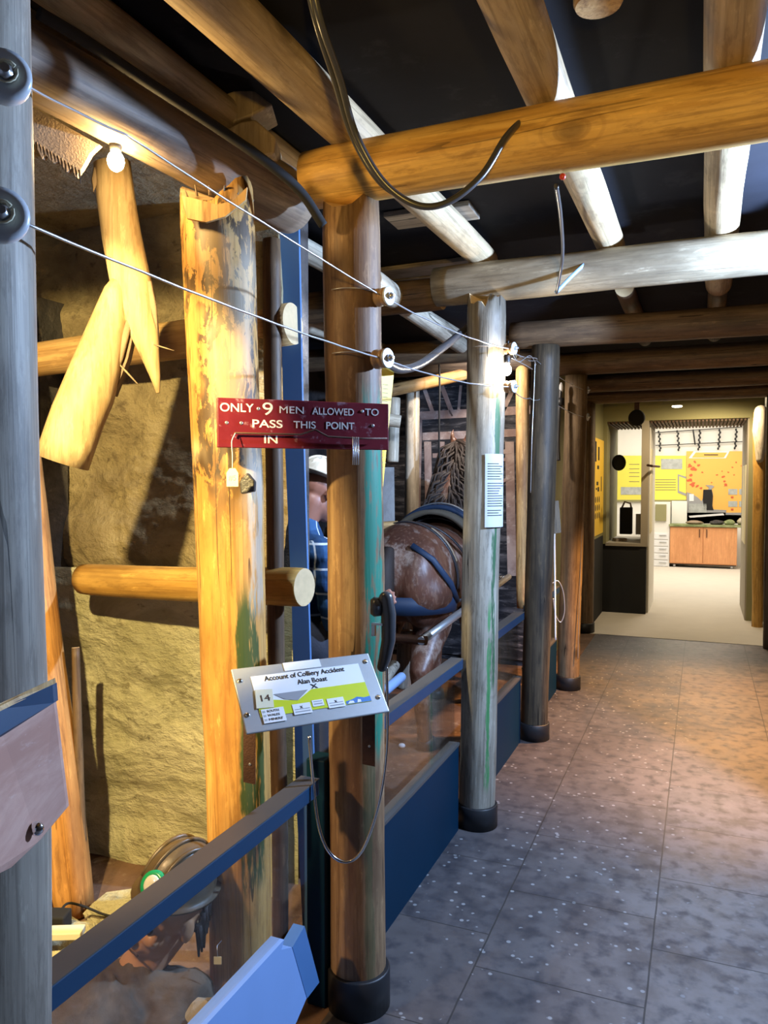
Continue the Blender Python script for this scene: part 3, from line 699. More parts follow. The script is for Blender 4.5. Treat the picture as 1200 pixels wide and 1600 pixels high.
def crom(P, n=14):
    out = []; P = [V(p) for p in P]; Q = [P[0] * 2 - P[1]] + P + [P[-1] * 2 - P[-2]]
    for i in range(1, len(Q) - 2):
        a, b, c, d = Q[i - 1:i + 3]
        for k in range(n):
            t = k / n; out.append(.5 * ((2 * b) + (c - a) * t + (2 * a - 5 * b + 4 * c - d) * t * t + (3 * b - 3 * c + d - a) * t ** 3))
    out.append(P[-1]); return out
def cable(name, label, P, r, mat, cat='cable', group=None, parent=None, flat=1):
    o = MB().tube(crom(P), r, 10, flat=flat).build(name, mat, parent); return tag(o, label, cat, group) if label else o
WG = 'bare wires strung from prop to prop'
wire('bare_wire', 'upper bare wire from the near prop past the bulb to the handset prop', [I['z1'], at(200, 212, 1.38), I['a1']], .0022, 'wire', group=WG, sag=.004)
wire('bare_wire', 'lower bare wire from the near prop to the handset prop', [I['z2'], I['a2']], .0024, 'wire', group=WG, sag=.012)
wire('bare_wire', 'upper bare wire between the handset prop and the notice prop', [I['a1'], I['b1']], .0024, 'wire', group=WG, sag=.02)
wire('bare_wire', 'lower bare wire between the handset prop and the notice prop', [I['a2'], I['b2']], .0024, 'wire', group=WG, sag=.02)
wire('bare_wire', 'upper bare wire between the notice prop and the tan prop', [I['b1'], at(838, 563, 4.4), I['d1']], .0022, 'wire', group=WG, sag=.02)
wire('bare_wire', 'lower bare wire between the notice prop and the tan prop', [I['b2'], at(828, 622, 4.3), at(850, 618, 4.6), I['d2']], .0022, 'wire', group=WG, sag=.02)
for key, ctr, l in (('a1', (-.945, 2.045), 'thin tie wire round the handset prop, upper'), ('a2', (-.942, 2.043), 'thin tie wire round the handset prop, lower'),
                 ('b1', (-.90, 3.335), 'thin tie wire round the notice prop, upper'), ('b2', (-.90, 3.335), 'thin tie wire round the notice prop, lower')):
    z = I[key].z + .01; mb = MB(); R_ = .087
    mb.tube([(ctr[0] + R_ * math.cos(a), ctr[1] + R_ * math.sin(a), z - .008 * math.sin(a)) for a in [math.radians(-110 + 7 * k) for k in range(18)]], .0015, 6)
    tag(mb.build('tie_wire', 'wire'), l, 'wire', 'tie wires round the props')
# wire tangle holding bulb two
mb = MB(); base = at(800, 560, 3.4)
mb.tube(crom([B2 + V((0, 0, .06)), at(798, 548, 3.4), at(815, 557, 3.6), at(838, 560, 3.9), at(836, 565, 4.0)]), .0022, 6)
mb.tube(crom([at(797, 545, 3.4), at(810, 565, 3.5), at(828, 556, 3.7), at(838, 570, 4.0)]), .002, 6)
mb.tube(crom([at(800, 560, 3.4), at(820, 570, 3.6), at(832, 577, 3.9)]), .002, 6)
tag(mb.build('wire_tangle', 'wire'), 'tangle of bare wire ends beside the bulb at the notice prop', 'wire')
cable('pull_wire', 'thin straight pale cord hanging down in front of the dark prop', [at(836, 565, 4.3), at(834, 620, 4.3), at(831, 690, 4.3), at(829, 770, 4.35)], .0025, 'wire')
# heavy cables
cable('power_cable', 'thick black cable looping down from the ceiling in front of the nearest beam',
      [at(470, -120, 1.55), at(497, 20, 1.62), at(530, 120, 1.72), at(556, 210, 1.80), at(598, 283, 1.84), at(650, 320, 1.86), at(700, 316, 1.87), at(752, 275, 1.88), at(790, 215, 1.90), at(820, 184, 1.97)], .0085, 'cable')
cable('power_cable', 'second strand of the cable looping down beside the thick black one',
      [at(462, -120, 1.56), at(489, 20, 1.63), at(520, 120, 1.73), at(550, 214, 1.81), at(592, 284, 1.85), at(640, 316, 1.87)], .006, 'cable')
cable('pipe_hose', 'black hose lying along the top of the big log down to the handset prop',
      [at(60, 20, 1.55), at(130, 62, 1.62), at(230, 128, 1.74), at(340, 200, 1.90), at(420, 256, 2.00), at(470, 300, 2.07), at(505, 352, 2.12)], .013, 'matte_black')
cable('drooping_cable', 'thin dark cable dropping from the nearest beam to the second beam', [at(869, 290, 2.0), at(876, 340, 2.3), at(879, 400, 2.9), at(870, 458, 3.14)], .006, 'cable')
cable('blue_strip', 'pale blue plastic strip propped against the second beam', [at(868, 458, 3.14), at(895, 430, 3.15), at(920, 407, 3.16)], .008, 'skinblue', 'strip', flat=.4)
tag(MB().ball(on(1, 1.955, 879, 276), .008).build('red_clip', 'red_cap'), 'tiny red clip on the face of the nearest beam', 'clip')
cable('curved_hose', 'dark blue-black hose curving from the lower insulator up to the notice prop', [at(600, 566, 2.6), at(625, 577, 2.8), at(655, 570, 3.0), at(690, 545, 3.2), at(735, 508, 3.5)], .016, 'cable')

# ================================================================== METAL UPRIGHT, RAILS, GLASS AND KICK BOARDS
up = MB(); a0 = V((-1.085, 2.06, 0)); 
up.slab([at(x, y, 2.56) for x, y in ((436, 330), (466, 330), (472, 620), (482, 950), (491, 1230), (506, 1470), (474, 1470), (462, 1230), (456, 950), (442, 620))], V((FW.x, FW.y, 0)), .05)
tag(up.build('blue_upright', 'blue'), 'tall blue painted timber upright behind the plaque', 'upright')
tag(MB().box2((-1.065, 1.97, 0), (-1.005, 2.04, .74)).build('corner_stanchion', 'navy', bevel=.004), 'short dark navy stanchion where the handrail ends beside the handset prop', 'stanchion')
def railing(y0, y1, zt, label, glabel, klabel, kmat='navy', kick=True, ktop=.385):
    r = MB().box2((-1.02, y0, zt - .047), (-.965, y1, zt - .003)).build('handrail', 'rail', bevel=.003)
    tag(r, label, 'handrail', 'handrails of the display barrier')
    MB().box2((-1.021, y0, zt - .003), (-.964, y1, zt)).build('rail_top', 'railtop', r)
    g = MB().box2((-1.0, y0 + .01, ktop), (-.994, y1 - .03, zt - .047)).build('glass_pane', 'glass')
    tag(g, glabel, 'glass pane', 'glass panes under the handrails')
    if kick:
        k = MB().box2((-1.025, y0, 0), (-.985, y1, ktop)).build('kick_board', kmat)
        tag(k, klabel, 'barrier board', 'kick boards of the display barrier')
        MB().box2((-1.028, y0, ktop), (-.980, y1, ktop + .012)).build('top_trim', 'railtop' if kmat == 'navy' else kmat, k)
railing(.35, 1.86, .735, 'dark blue handrail in front of the crouching collier', 'glass pane in front of the crouching collier', None, kick=False, ktop=.37)
railing(2.11, 3.24, .775, 'dark blue handrail between the handset prop and the notice prop', 'glass pane between the handset prop and the notice prop', 'navy kick board between the handset prop and the notice prop')
railing(3.41, 4.50, .785, 'dark blue handrail between the notice prop and the dark prop', 'glass pane between the notice prop and the dark prop', 'navy kick board between the notice prop and the dark prop')
railing(4.72, 5.72, .785, 'dark blue handrail between the dark prop and the tan prop', 'glass pane between the dark prop and the tan prop', 'navy kick board between the dark prop and the tan prop')
X_ = -.985
kb = MB().slab([on(0, X_, 440, 1484), on(0, X_, 456, 1480), on(0, X_, 479, 1560), on(0, X_, 462, 1600), V((X_, on(0, X_, 462, 1600).y - .02, 0)), V((X_, .35, 0)), V((X_, .35, .366)), V((X_, 1.70, .366))], (-1, 0, 0), .04)
kb = kb.build('kick_board', 'lightblue'); tag(kb, 'pale blue kick board with an angled end under the collier glass', 'barrier board', 'kick boards of the display barrier')
MB().slab([on(0, X_, 457, 1480), on(0, X_ , 476, 1447), on(0, X_ , 499, 1535), on(0, X_, 480, 1560)], (-1, .0, 0), .035).build('end_piece', 'blue', kb)  # darker blue paints in the shade of a face turned from the lamp

# ================================================================== RED SIGN
TL, TR = at(336, 622, 1.93), at(603, 632, 2.085); BL = at(340, 699, 1.925)
R_ = frame_from(TR - TL, V((0, 0, 1))); Wd = (TR - TL).length; Hd = (TL - BL).length
sg = empty('warning_sign', BL, 'dark red wooden sign with white hand-painted lettering nailed across two props', 'sign', rot=R_)
def L(e, x, y, z): return world(e) @ V((x, y, z))
def lbox(e, x0, x1, y0, y1, z0, z1, name, mat, bevel=0):
    mb = MB(); mb.box(((x0 + x1) / 2, (y0 + y1) / 2, (z0 + z1) / 2), (x1 - x0, y1 - y0, z1 - z0))
    mb.v = [world(e) @ v for v in mb.v]; return mb.build(name, mat, e, bevel)
lbox(sg, 0, Wd, 0, Hd, -.014, 0, 'board', 'red', .002)
text('lettering', 'ONLY', .030, sg, (Wd * .105, Hd * .80, .0006), 'signwhite', width=Wd * .185, bold=.0003)
text('lettering', '9', .046, sg, (Wd * .278, Hd * .79, .0006), 'signwhite', width=Wd * .058)
text('lettering', 'MEN', .026, sg, (Wd * .415, Hd * .79, .0006), 'signwhite', width=Wd * .14)
text('lettering', 'ALLOWED', .026, sg, (Wd * .66, Hd * .785, .0006), 'signwhite', width=Wd * .25, bold=.0002)
text('lettering', 'TO', .026, sg, (Wd * .895, Hd * .80, .0006), 'signwhite', width=Wd * .085, bold=.0003)
text('lettering', 'PASS', .028, sg, (Wd * .275, Hd * .49, .0006), 'signwhite', width=Wd * .17, bold=.0003)
text('lettering', 'THIS', .026, sg, (Wd * .49, Hd * .49, .0006), 'signwhite', width=Wd * .13, bold=.0002)
text('lettering', 'POINT', .026, sg, (Wd * .70, Hd * .49, .0006), 'signwhite', width=Wd * .17, bold=.0004)
text('lettering', 'IN', .028, sg, (Wd * .295, Hd * .17, .0006), 'signwhite', width=Wd * .075, bold=.0003)
for sx, sy in ((.05, .5), (.13, .5), (.225, .80), (.835, .82), (.90, .52)):
    mb = MB().lathe(L(sg, Wd * sx, Hd * sy, 0), R_.col[2], [(.0045, 0), (.0045, .001), (.003, .002)], 12); mb.build('nail_head', 'steel', sg)
hk = empty('iron_rod', L(sg, Wd * .1, Hd * .25, .01), 'thin bent iron rod lying across the lower half of the red sign', 'iron rod')
rodp = [L(sg, Wd * x, Hd * y, .012) for x, y in ((.085, .23), (.09, .29), (.30, .29), (.46, .29), (.50, .34), (.545, .40), (.585, .32), (.62, .26), (.80, .235), (.98, .245))]
MB().tube(rodp, .0026, 8).build('bent_rod', 'rust', hk)
sh = empty('wire_staples', L(sg, Wd * .78, 0, .01), 'bundle of bent steel strands hooked over the rod on the red sign', 'wire bundle')
for k in range(4):
    x = Wd * (.765 + k * .011); MB().tube([L(sg, x, Hd * .26, .018), L(sg, x, -.02, .018), L(sg, x + .001, -Hd * .33, .014)], .0016, 6).build('strand', 'wire', sh)
tg = empty('price_tag', at(363, 745, 1.9), 'small cream tag marked #5 hanging on wire below the red sign', 'tag')
a = at(363, 746, 1.9); Rt = frame_from(RT, V((0, 0, 1)))
mb = MB(); w_, h_ = .0145, .0225
pts = [(-w_, -h_), (w_, -h_), (w_, h_ * .5), (w_ * .5, h_), (-w_ * .5, h_), (-w_, h_ * .5)]
mb.slab([a + Rt @ V((x, y, 0)) for x, y in pts], Rt.col[2], -.001); mb.build('card', 'card', tg)
text('lettering', '#5', .018, tg, Matrix.Translation(Rt @ V((0, -.003, .0006))) @ Rt.to_4x4(), 'grey')
MB().tube(crom([a + V((0, 0, h_)), at(363, 712, 1.9), at(362, 690, 1.9), L(sg, Wd * .09, Hd * .28, .016)]), .0011, 6).build('tag_wire', 'card', tg)
lm = MB(); pts = [(374, 752), (386, 738), (398, 752), (397, 768), (376, 772)]
lm.slab([at(x, y, 1.985) for x, y in pts], FW, .03); tag(lm.build('slate_chip', 'lump', bevel=.004), 'dark slate chip fixed on the golden prop beside the cream tag', 'stone chip')

# ================================================================== METAL PLAQUE
PB, PB2 = at(385, 1147, 1.79), at(612, 1111, 1.965); PT = at(373, 1043, 1.915); PT2 = at(587, 1021, 2.065)
Rp = frame_from(PB2 - PB, ((PT - PB) + (PT2 - PB2)) / 2); PW = ((PB2 - PB).length + (PT2 - PT).length) / 2; PH = ((PT - PB).length + (PT2 - PB2).length) / 2
pq = empty('info_plaque', PB, 'tilted brushed metal plaque with printed accident account, bracketed between two props', 'plaque', rot=Rp)
lbox(pq, 0, PW, 0, PH, -.006, 0, 'metal_plate', 'plate', .0025)
def lpoly(e, pts, z, t, name, mat, bevel=0):
    mb = MB(); mb.slab([(x, y, z) for x, y in pts], (0, 0, 1), t); mb.v = [world(e) @ v for v in mb.v]; return mb.build(name, mat, e, bevel)
def F(*ps): return [(PW * x, PH * y) for x, y in ps]
lab = lpoly(pq, F((.115, .20), (.895, .20), (.895, .84), (.115, .84)), 0, .0010, 'printed_sheet', 'white')
lpoly(pq, F((.115, .20), (.895, .20), (.895, .52), (.50, .52), (.385, .375), (.115, .48)), .0011, .0004, 'lime_area', 'lime')
lpoly(pq, F((.235, .52), (.475, .52), (.385, .375), (.30, .42)), .0016, .0003, 'grey_area', 'grey')
text('title_text', 'Account of Colliery Accident', .019, pq, (PW * .49, PH * .775, .0015), 'ink', width=PW * .575, bold=.0002)
text('title_text', 'Alan Boast', .019, pq, (PW * .525, PH * .655, .0015), 'ink', width=PW * .215, bold=.0002)
text('pen_mark', 'x', .028, pq, (PW * .525, PH * .575, .0015), 'ink', width=PW * .05)
lpoly(pq, F((.10, .335), (.215, .32), (.235, .60), (.12, .62)), .0018, .0015, 'number_sticker', 'card')
text('number_text', '14', .024, pq, (PW * .168, PH * .47, .0038), 'rust', width=PW * .06)
lpoly(pq, F((.125, .10), (.275, .10), (.275, .31), (.125, .31)), .0018, .0012, 'sticker', 'white')
for i, t in enumerate(('SOUTH', 'WALES', "MINERS'")):
    text('sticker_text', t, .0085, pq, (PW * .160, PH * (.27 - i * .062), .0033), 'ink', align='LEFT', width=PW * (.08 + .013 * (i == 2)))
    lpoly(pq, F((.132, .255 - i * .062), (.15, .255 - i * .062), (.15, .285 - i * .062), (.132, .285 - i * .062)), .0031, .0003, 'sticker_mark', 'photo_grey')
for x0, x1, y0, y1 in ((.335, .46, .16, .32), (.475, .555, .24, .34), (.58, .70, .18, .33)):
    lpoly(pq, F((x0, y0), (x1, y0), (x1, y1), (x0, y1)), .0018, .0008, 'sticker', 'white')
    lpoly(pq, F((x0 + .01, y0 + .03), (x1 - .01, y0 + .03), (x1 - .01, y0 + .045), (x0 + .01, y0 + .045)), .0027, .0002, 'sticker_line', 'grey')
    lpoly(pq, F((x0 + .01, y0 + .07), (x1 - .01, y0 + .07), (x1 - .01, y0 + .08), (x0 + .01, y0 + .08)), .0027, .0002, 'sticker_line', 'grey')
text('pen_mark', 'x', .014, pq, (PW * .395, PH * .27, .003), 'ink'); text('pen_mark', 'x', .014, pq, (PW * .64, PH * .28, .003), 'ink')
lpoly(pq, F((.71, .205), (.895, .205), (.895, .285), (.85, .275), (.80, .30), (.76, .27), (.71, .25)), .0016, .0004, 'logo_strip', 'print_blue')
lpoly(pq, F((.72, .21), (.77, .21), (.765, .245), (.74, .25)), .0021, .0003, 'logo_mark', 'white'); lpoly(pq, F((.79, .21), (.82, .21), (.82, .25), (.80, .26)), .0021, .0003, 'logo_mark', 'white')
lpoly(pq, F((.355, .86), (.62, .86), (.62, .995), (.355, .995)), .0005, .001, 'white_sticker', 'white')
text('sticker_text', 'please take care', .007, pq, (PW * .47, PH * .95, .0018), 'photo_grey') if False else None
for sx, sy in ((.04, .80), (.035, .27), (.955, .86), (.955, .25)):
    mb = MB().lathe(L(pq, PW * sx, PH * sy, 0), Rp.col[2], [(.0065, 0), (.0060, .0025), (.003, .004)], 14); mb.build('screw', 'chrome', pq)
for (a, b) in (((566, 1100), (586, 1198)), ((380, 1130), (399, 1226))):
    d = 2.125 if a[0] > 500 else 1.99
    mb = MB().slab([at(a[0], a[1], d), at(b[0], a[1], d), at(b[0], b[1], d), at(a[0], b[1] - 4, d)], FW, .005)
    br = mb.build('bracket', 'rust', pq)
    MB().lathe(at((a[0] + b[0]) / 2 + 1, b[1] - 32, d), -FW, [(.004, 0), (.003, .002)], 10).build('screw', 'steel', br)

# near board at the left edge
nb = empty('lectern_board', at(30, 1350, 1.0), 'greyish pink board with black top strip at the left edge, fixed to the near prop', 'board')
dd = lambda x: .93 + .0012 * x
poly = [(-60, 1165), (0, 1135), (82, 1085), (84, 1098), (104, 1262), (60, 1315), (18, 1355), (-60, 1395)]
MB().slab([at(x, y, dd(x)) for x, y in poly], FW, .008).build('board_face', 'pinkboard', nb)
MB().slab([at(x, y, dd(x) - .004) for x, y in ((-60, 1140), (0, 1108), (82, 1070), (84, 1098), (0, 1152), (-60, 1185))], FW, .014).build('black_strip', 'rail', nb)
MB().slab([at(x, y, dd(x)) for x, y in ((-60, 1132), (0, 1099), (80, 1062), (82, 1071), (0, 1109), (-60, 1141))], FW, .012).build('top_edge', 'pine', nb)
MB().lathe(at(58, 1294, .99), -FW, [(.009, 0), (.009, .003), (.006, .007), (.002, .009)], 18).build('screw_cap', 'chrome', nb)

# ================================================================== TELEPHONE HANDSET
hs = empty('telephone_handset', at(600, 1040, 2.16), 'dark grey telephone handset hooked on the right side of the green-stained prop', 'telephone')
c_ = lambda x, y, d=2.13: at(x, y, d)
MB().tube([c_(603, 935), c_(607, 960), c_(607, 1000), c_(601, 1030), c_(597, 1042)], [.020, .021, .0195, .017, .014], 12, True, True, .8, ref=RT).build('handle', 'cable', hs)
MB().lathe(c_(590, 948, 2.14), -RT, [(.026, -.01), (.028, .01), (.02, .02)], 20).build('earpiece', 'cable', hs)
MB().box(c_(590, 975, 2.13), (.034, .012, .006)).build('cradle_hook', 'steel', hs)
MB().box(c_(584, 985, 2.13), (.010, .012, .030)).build('cradle_plate', 'steel', hs)
cable('steel_cord', None, [c_(604, 1042), c_(605, 1100), c_(604, 1175, 2.12), c_(592, 1255, 2.1), c_(568, 1325, 2.08), c_(542, 1347, 2.07), c_(515, 1332, 2.07), c_(498, 1290, 2.07), c_(489, 1220, 2.07), c_(483, 1150, 2.05)], .0042, 'chrome', parent=hs)

# ================================================================== NOTICE ON THE SECOND PROP
nt = empty('paper_notice', (-.93, 3.3, 1.4), 'white printed sheet wrapped round the grey prop', 'notice')
c = V((-.906, 3.335, 0)); az0 = math.atan2(-c.y, -c.x)
def arc_strip(a0, a1, z0, z1, r, n=12, t=.0008):
    mb = MB(); vs = []
    for i in range(n + 1):
        a = a0 + (a1 - a0) * i / n
        for z in (z0, z1): vs.append((c.x + r * math.cos(a), c.y + r * math.sin(a), z))
    mb.add(vs, [(2 * i, 2 * i + 2, 2 * i + 3, 2 * i + 1) for i in range(n)], 0, True); return mb
aa, ab = az0 + math.radians(6), az0 + math.radians(82)
arc_strip(aa, ab, 1.355, 1.675, .0905).build('sheet', 'notice', nt)
mb = MB(); z = 1.63
while z > 1.40:
    a1_ = aa + (ab - aa) * (.55 + .4 * random.random()); q = arc_strip(aa + .12, a1_, z, z + .0035, .0912, 8); mb.add(q.v, q.f); z -= .011 + .008 * (random.random() > .8)
mb.build('printed_lines', 'ink', nt)

# ================================================================== YELLOW BOARD BEHIND THE HANDSET PROP
ys = empty('yellow_info_board', (-1.12, 2.72, 1.5), 'narrow yellow printed board tilted behind the handset prop', 'sign')
p1, p2, p3, p4 = at(585, 568, 2.75), at(616, 578, 2.82), at(597, 775, 2.80), at(585, 775, 2.75)
MB().slab([p1, p2, p3, p4], FW, .006).build('board', 'yellow', ys)
mb = MB()
for k in range(16):
    y = 600 + k * 6.5 if k < 10 else 690 + (k - 10) * 8; w = 12 - k * .3
    mb.slab([at(597, y, 2.755), at(597 + w * .8, y + 1, 2.77), at(597 + w * .8, y + 2.0, 2.77), at(597, y + 1.0, 2.755)], FW, .001)
mb.build('printed_lines', 'olive', ys)

# small things on props C and D
wt = empty('wooden_block', at(868, 785, 4.8), 'small tan wooden block hanging between the dark prop and the tan prop', 'block')
MB().slab([at(862, 784, 4.9), at(873, 782, 4.9), at(877, 832, 4.9), at(866, 834, 4.9)], FW, .05).build('block', 'post_D', wt)
MB().slab([at(859, 784, 4.92), at(862, 784, 4.9), at(866, 834, 4.9), at(861, 833, 4.92)], FW, .05).build('block_side', 'dark_wood', wt)
MB().tube([at(867, 786, 4.93), at(866, 700, 4.93), at(864, 590, 4.9)], .003, 6).build('hanging_cord', 'wire', wt)
cable('wire_loop', 'curled bare wire loop hanging on the tan prop', [at(862, 912, 5.4), at(872, 908, 5.4), at(880, 925, 5.4), at(882, 955, 5.4), at(876, 972, 5.4), at(868, 960, 5.4), at(864, 935, 5.4)], .004, 'wire', 'wire')
cable('pale_conduit', 'thin pale conduit running down beside the tan prop', [at(867, 640, 5.3), at(866, 760, 5.3), at(867, 900, 5.3), at(868, 1000, 5.3)], .006, 'white', 'conduit')
cable('side_cord', 'thin cord running down the right face of the tan prop', [at(910, 660, 5.68), at(911, 760, 5.68), at(909, 830, 5.68), at(905, 940, 5.68), at(903, 1030, 5.68)], .003, 'wire', 'cord')
cable('lamp_flex', 'dark blue flex with a clear socket at the left of the tan prop', [at(877, 600, 5.6), at(874, 640, 5.6), at(872, 690, 5.6), at(873, 720, 5.6)], .012, 'cable', 'cable')
gl = empty('clear_lamp', at(877, 605, 5.6), 'small unlit clear lamp hanging at the top left of the tan prop', 'lamp')
MB().ball(at(877, 606, 5.6), (.016, .016, .04)).build('clear_bulb', 'white', gl); MB().lathe(at(876, 622, 5.6), (0, 0, -1), [(.025, 0), (.025, .05), (.015, .06)], 14).build('socket', 'black', gl)

# ================================================================== PONY ALCOVE
# painted backdrop
W6 = 6.39
W6 = 6.375; mural = MB().box2((-3.15, 6.376, .05), (-1.25, 6.395, 2.45)); 
def mq(pts, d): mural.slab([on(1, W6 - d, x, y) for x, y in pts], (0, 1, 0), d * .9, 1)
def mbar(x0, y0, x1, y1, w, d=.004):
    a = V((x1 - x0, y1 - y0)).normalized(); nx, ny = -a.y * w / 2, a.x * w / 2
    mq([(x0 + nx, y0 + ny), (x1 + nx, y1 + ny), (x1 - nx, y1 - ny), (x0 - nx, y0 - ny)], d)
for b in ((655, 650, 652, 800, 9), (650, 650, 835, 640, 13), (660, 682, 830, 675, 12, .006), (668, 690, 670, 800, 11, .007), (690, 690, 688, 790, 9, .005), (676, 712, 800, 705, 7, .008),
          (692, 714, 690, 780, 6, .007), (700, 722, 790, 718, 5, .009), (662, 605, 678, 650, 6), (690, 603, 708, 650, 7), (720, 602, 716, 645, 4), (796, 690, 800, 900, 14, .005), (812, 690, 822, 900, 10, .007), (780, 655, 805, 600, 7), (800, 745, 785, 752, 5, .008), (640, 600, 655, 655, 5)):
    mbar(*b)
tag(mural.build('painted_backdrop', ['mural_base', 'mural_beam']), 'flat painted backdrop of timber pit arches behind the pony', 'mural')
PGp = 'peeled poles framing the pony alcove'
def plog(a, b, d0, d1, r, mat, l, **k): return log('alcove_pole', at(*a, d0), at(*b, d1), r, r, mat, l, 'pole', PGp, **k)
plog((641, 1068), (645, 598), 5.9, 5.9, .055, 'pale', 'tall pale peeled pole standing behind the pony rump', seed=101)
plog((602, 612), (735, 583), 5.6, 5.95, .045, 'pine', 'horizontal pole across the top of the painted backdrop', seed=102)
plog((614, 722), (617, 622), 4.6, 4.6, .035, 'pale', 'short pale upright pole right of the yellow board', seed=103)
plog((600, 655), (626, 659), 4.3, 4.3, .035, 'pale', 'stubby pale pole end poking out right of the yellow board', seed=104)
plog((585, 824), (622, 822), 4.6, 4.6, .032, 'pine', 'short horizontal pole end just above the pony rump', seed=105)
plog((818, 950), (816, 570), 5.75, 5.75, .050, 'pine', 'pale pole standing just right of the notice prop', seed=106)
plog((630, 1075), (634, 985), 4.9, 4.9, .05, 'grey_wood', 'grey stub of pole under the pony, seen over the handrail', seed=107)
tag(MB().slab([at(598, 730, 5.2), at(616, 730, 5.2), at(617, 830, 5.2), at(598, 830, 5.2)], FW, .04).build('plaster_panel', 'plaster'), 'pale grey plaster panel between the yellow board and the tall pole', 'panel')
# roof timbers over the pony
log('cross_beam', (-2.75, 3.42, 2.40), (-1.12, 3.40, 2.42), .075, .075, 'brown', 'brown cross log left of the notice prop, over the pony', 'ceiling beam', BG, seed=111)
log('cross_beam', (-2.75, 4.70, 2.38), (-1.06, 4.68, 2.38), .075, .075, 'brown', 'brown cross log over the pony, behind the slanting pale pole', 'ceiling beam', BG, seed=112)
log('cross_beam', (-2.75, 5.75, 2.46), (-1.06, 5.75, 2.46), .07, .07, 'dark_wood', 'dark cross log over the pony neck', 'ceiling beam', BG, seed=113)
rndp = random.Random(3)
for k, (x0, x1, y, l) in enumerate([(-1.85, -.95, 3.75, 'rough grey plank over the pony, just behind the second beam'),
                                 (-1.9, -.93, 3.95, 'rough grey plank over the pony, second behind the second beam'), (-1.8, -.9, 4.15, 'rough grey plank over the pony, third behind the second beam'),
                                 (-1.22, -.86, 3.02, 'short pale plank above the second beam, left of the hanging strip'), (-1.2, -.62, 4.05, 'bright lit plank above the bulb at the notice prop')]):
    mb = MB().box(((x0 + x1) / 2, y, 2.642), (x1 - x0, .17, .022), Matrix.Rotation(math.radians(rndp.uniform(-4, 4)), 3, 'Z'))
    tag(mb.build('roof_plank', 'plank', bevel=.003), l, 'plank', 'rough planks under the roof')

# ---------------- organic bodies: overlapping volumes fused by a voxel remesh into one surface
def organic(mb, name, mat, parent, voxel, smooth=6):
    o = mb.build(name, mat, parent)
    r = o.modifiers.new('fuse', 'REMESH'); r.mode = 'VOXEL'; r.voxel_size = voxel; r.use_smooth_shade = True
    s = o.modifiers.new('smooth', 'SMOOTH'); s.factor = .5; s.iterations = smooth
    return o
HX = -1.62; HY = 4.02
def H(x, y, z): return V((HX + x, HY + y, z))   # pony frame: +y towards its head
hb = MB()
def E(x, y, z, rx, ry, rz, rot=None): hb.ball(H(x, y, z), (rx, ry, rz), rot, 20, 14)
E(0, .28, 1.02, .285, .34, .30); E(0, .62, .98, .30, .42, .30); E(0, .95, 1.0, .27, .34, .31); E(0, 1.18, .98, .22, .22, .27)
E(-.13, .16, .98, .15, .22, .27); E(.13, .16, .98, .15, .22, .27); E(0, .98, 1.17, .13, .26, .14)
hb.tube([H(0, 1.05, 1.08), H(-.01, 1.20, 1.36), H(-.02, 1.32, 1.58), H(-.02, 1.40, 1.73)], [.26, .22, .17, .12], 18, True, True, .62, ref=(0, 1, 0))
hb.tube([H(-.02, 1.40, 1.75), H(.01, 1.58, 1.62), H(.04, 1.76, 1.42), H(.05, 1.84, 1.33)], [.115, .105, .075, .062], 16, True, True, .72, ref=(0, 1, 0))
for s in (-1, 1):
    hb.tube([H(-.02 + s * .05, 1.39, 1.80), H(-.02 + s * .06, 1.385, 1.90), H(-.02 + s * .055, 1.39, 1.95)], [.03, .025, .006], 8, True, False)
    hb.tube([H(s * .14, .14, .92), H(s * .15, .28, .70), H(s * .15, .06, .47), H(s * .15, .12, .14), H(s * .15, .15, .07)], [.18, .12, .065, .045, .05], 14, True, True)
    hb.tube([H(s * .13, 1.12, .88), H(s * .13, 1.14, .66), H(s * .13, 1.16, .42), H(s * .13, 1.15, .12), H(s * .13, 1.18, .07)], [.13, .09, .055, .042, .048], 14, True, True)
pony = empty('pit_pony', (HX, HY + .6, 0), 'brown pit pony in dark harness standing with its rump towards the barrier', 'pony')
organic(hb, 'body', 'coat', pony, .018, 8)
for s in (-1, 1):
    MB().lathe(H(s * .15, .16, 0), (0, .1, 1), [(.062, 0), (.050, .07)], 16).build('hoof', 'black', pony)
    MB().lathe(H(s * .13, 1.19, 0), (0, .1, 1), [(.060, 0), (.048, .07)], 16).build('hoof', 'black', pony)
    MB().ball(H(.0 + s * .085, 1.54, 1.70), .016).build('eye', 'black', pony)
MB().tube(crom([H(0, -.04, 1.18), H(0, -.11, 1.05), H(0, -.12, .8), H(0, -.08, .5)]), [.03 + .03 * math.sin(i / 42 * 3.1) for i in range(43)], 10).build('tail', 'hair', pony)
mb = MB(); rh = random.Random(5)
for i in range(520):
    t = rh.random(); p = H(0, .98, 1.36).lerp(H(-.02, 1.36, 1.86), t); s = rh.choice((-1, 1, 1))
    o_ = V((s * rh.uniform(.01, .12 + .03 * (1 - t)), rh.uniform(-.09, .02), -.02)); dl = .16 + .14 * rh.random()
    mb.tube([p + V((rh.uniform(-.02, .02), rh.uniform(-.02, .02), .0)), p + o_ + V((0, -.02, -.03)), p + o_ * 1.45 + V((0, -.03, -dl))], [.012, .010, .002], 5)
mb.build('mane', 'hair', pony)
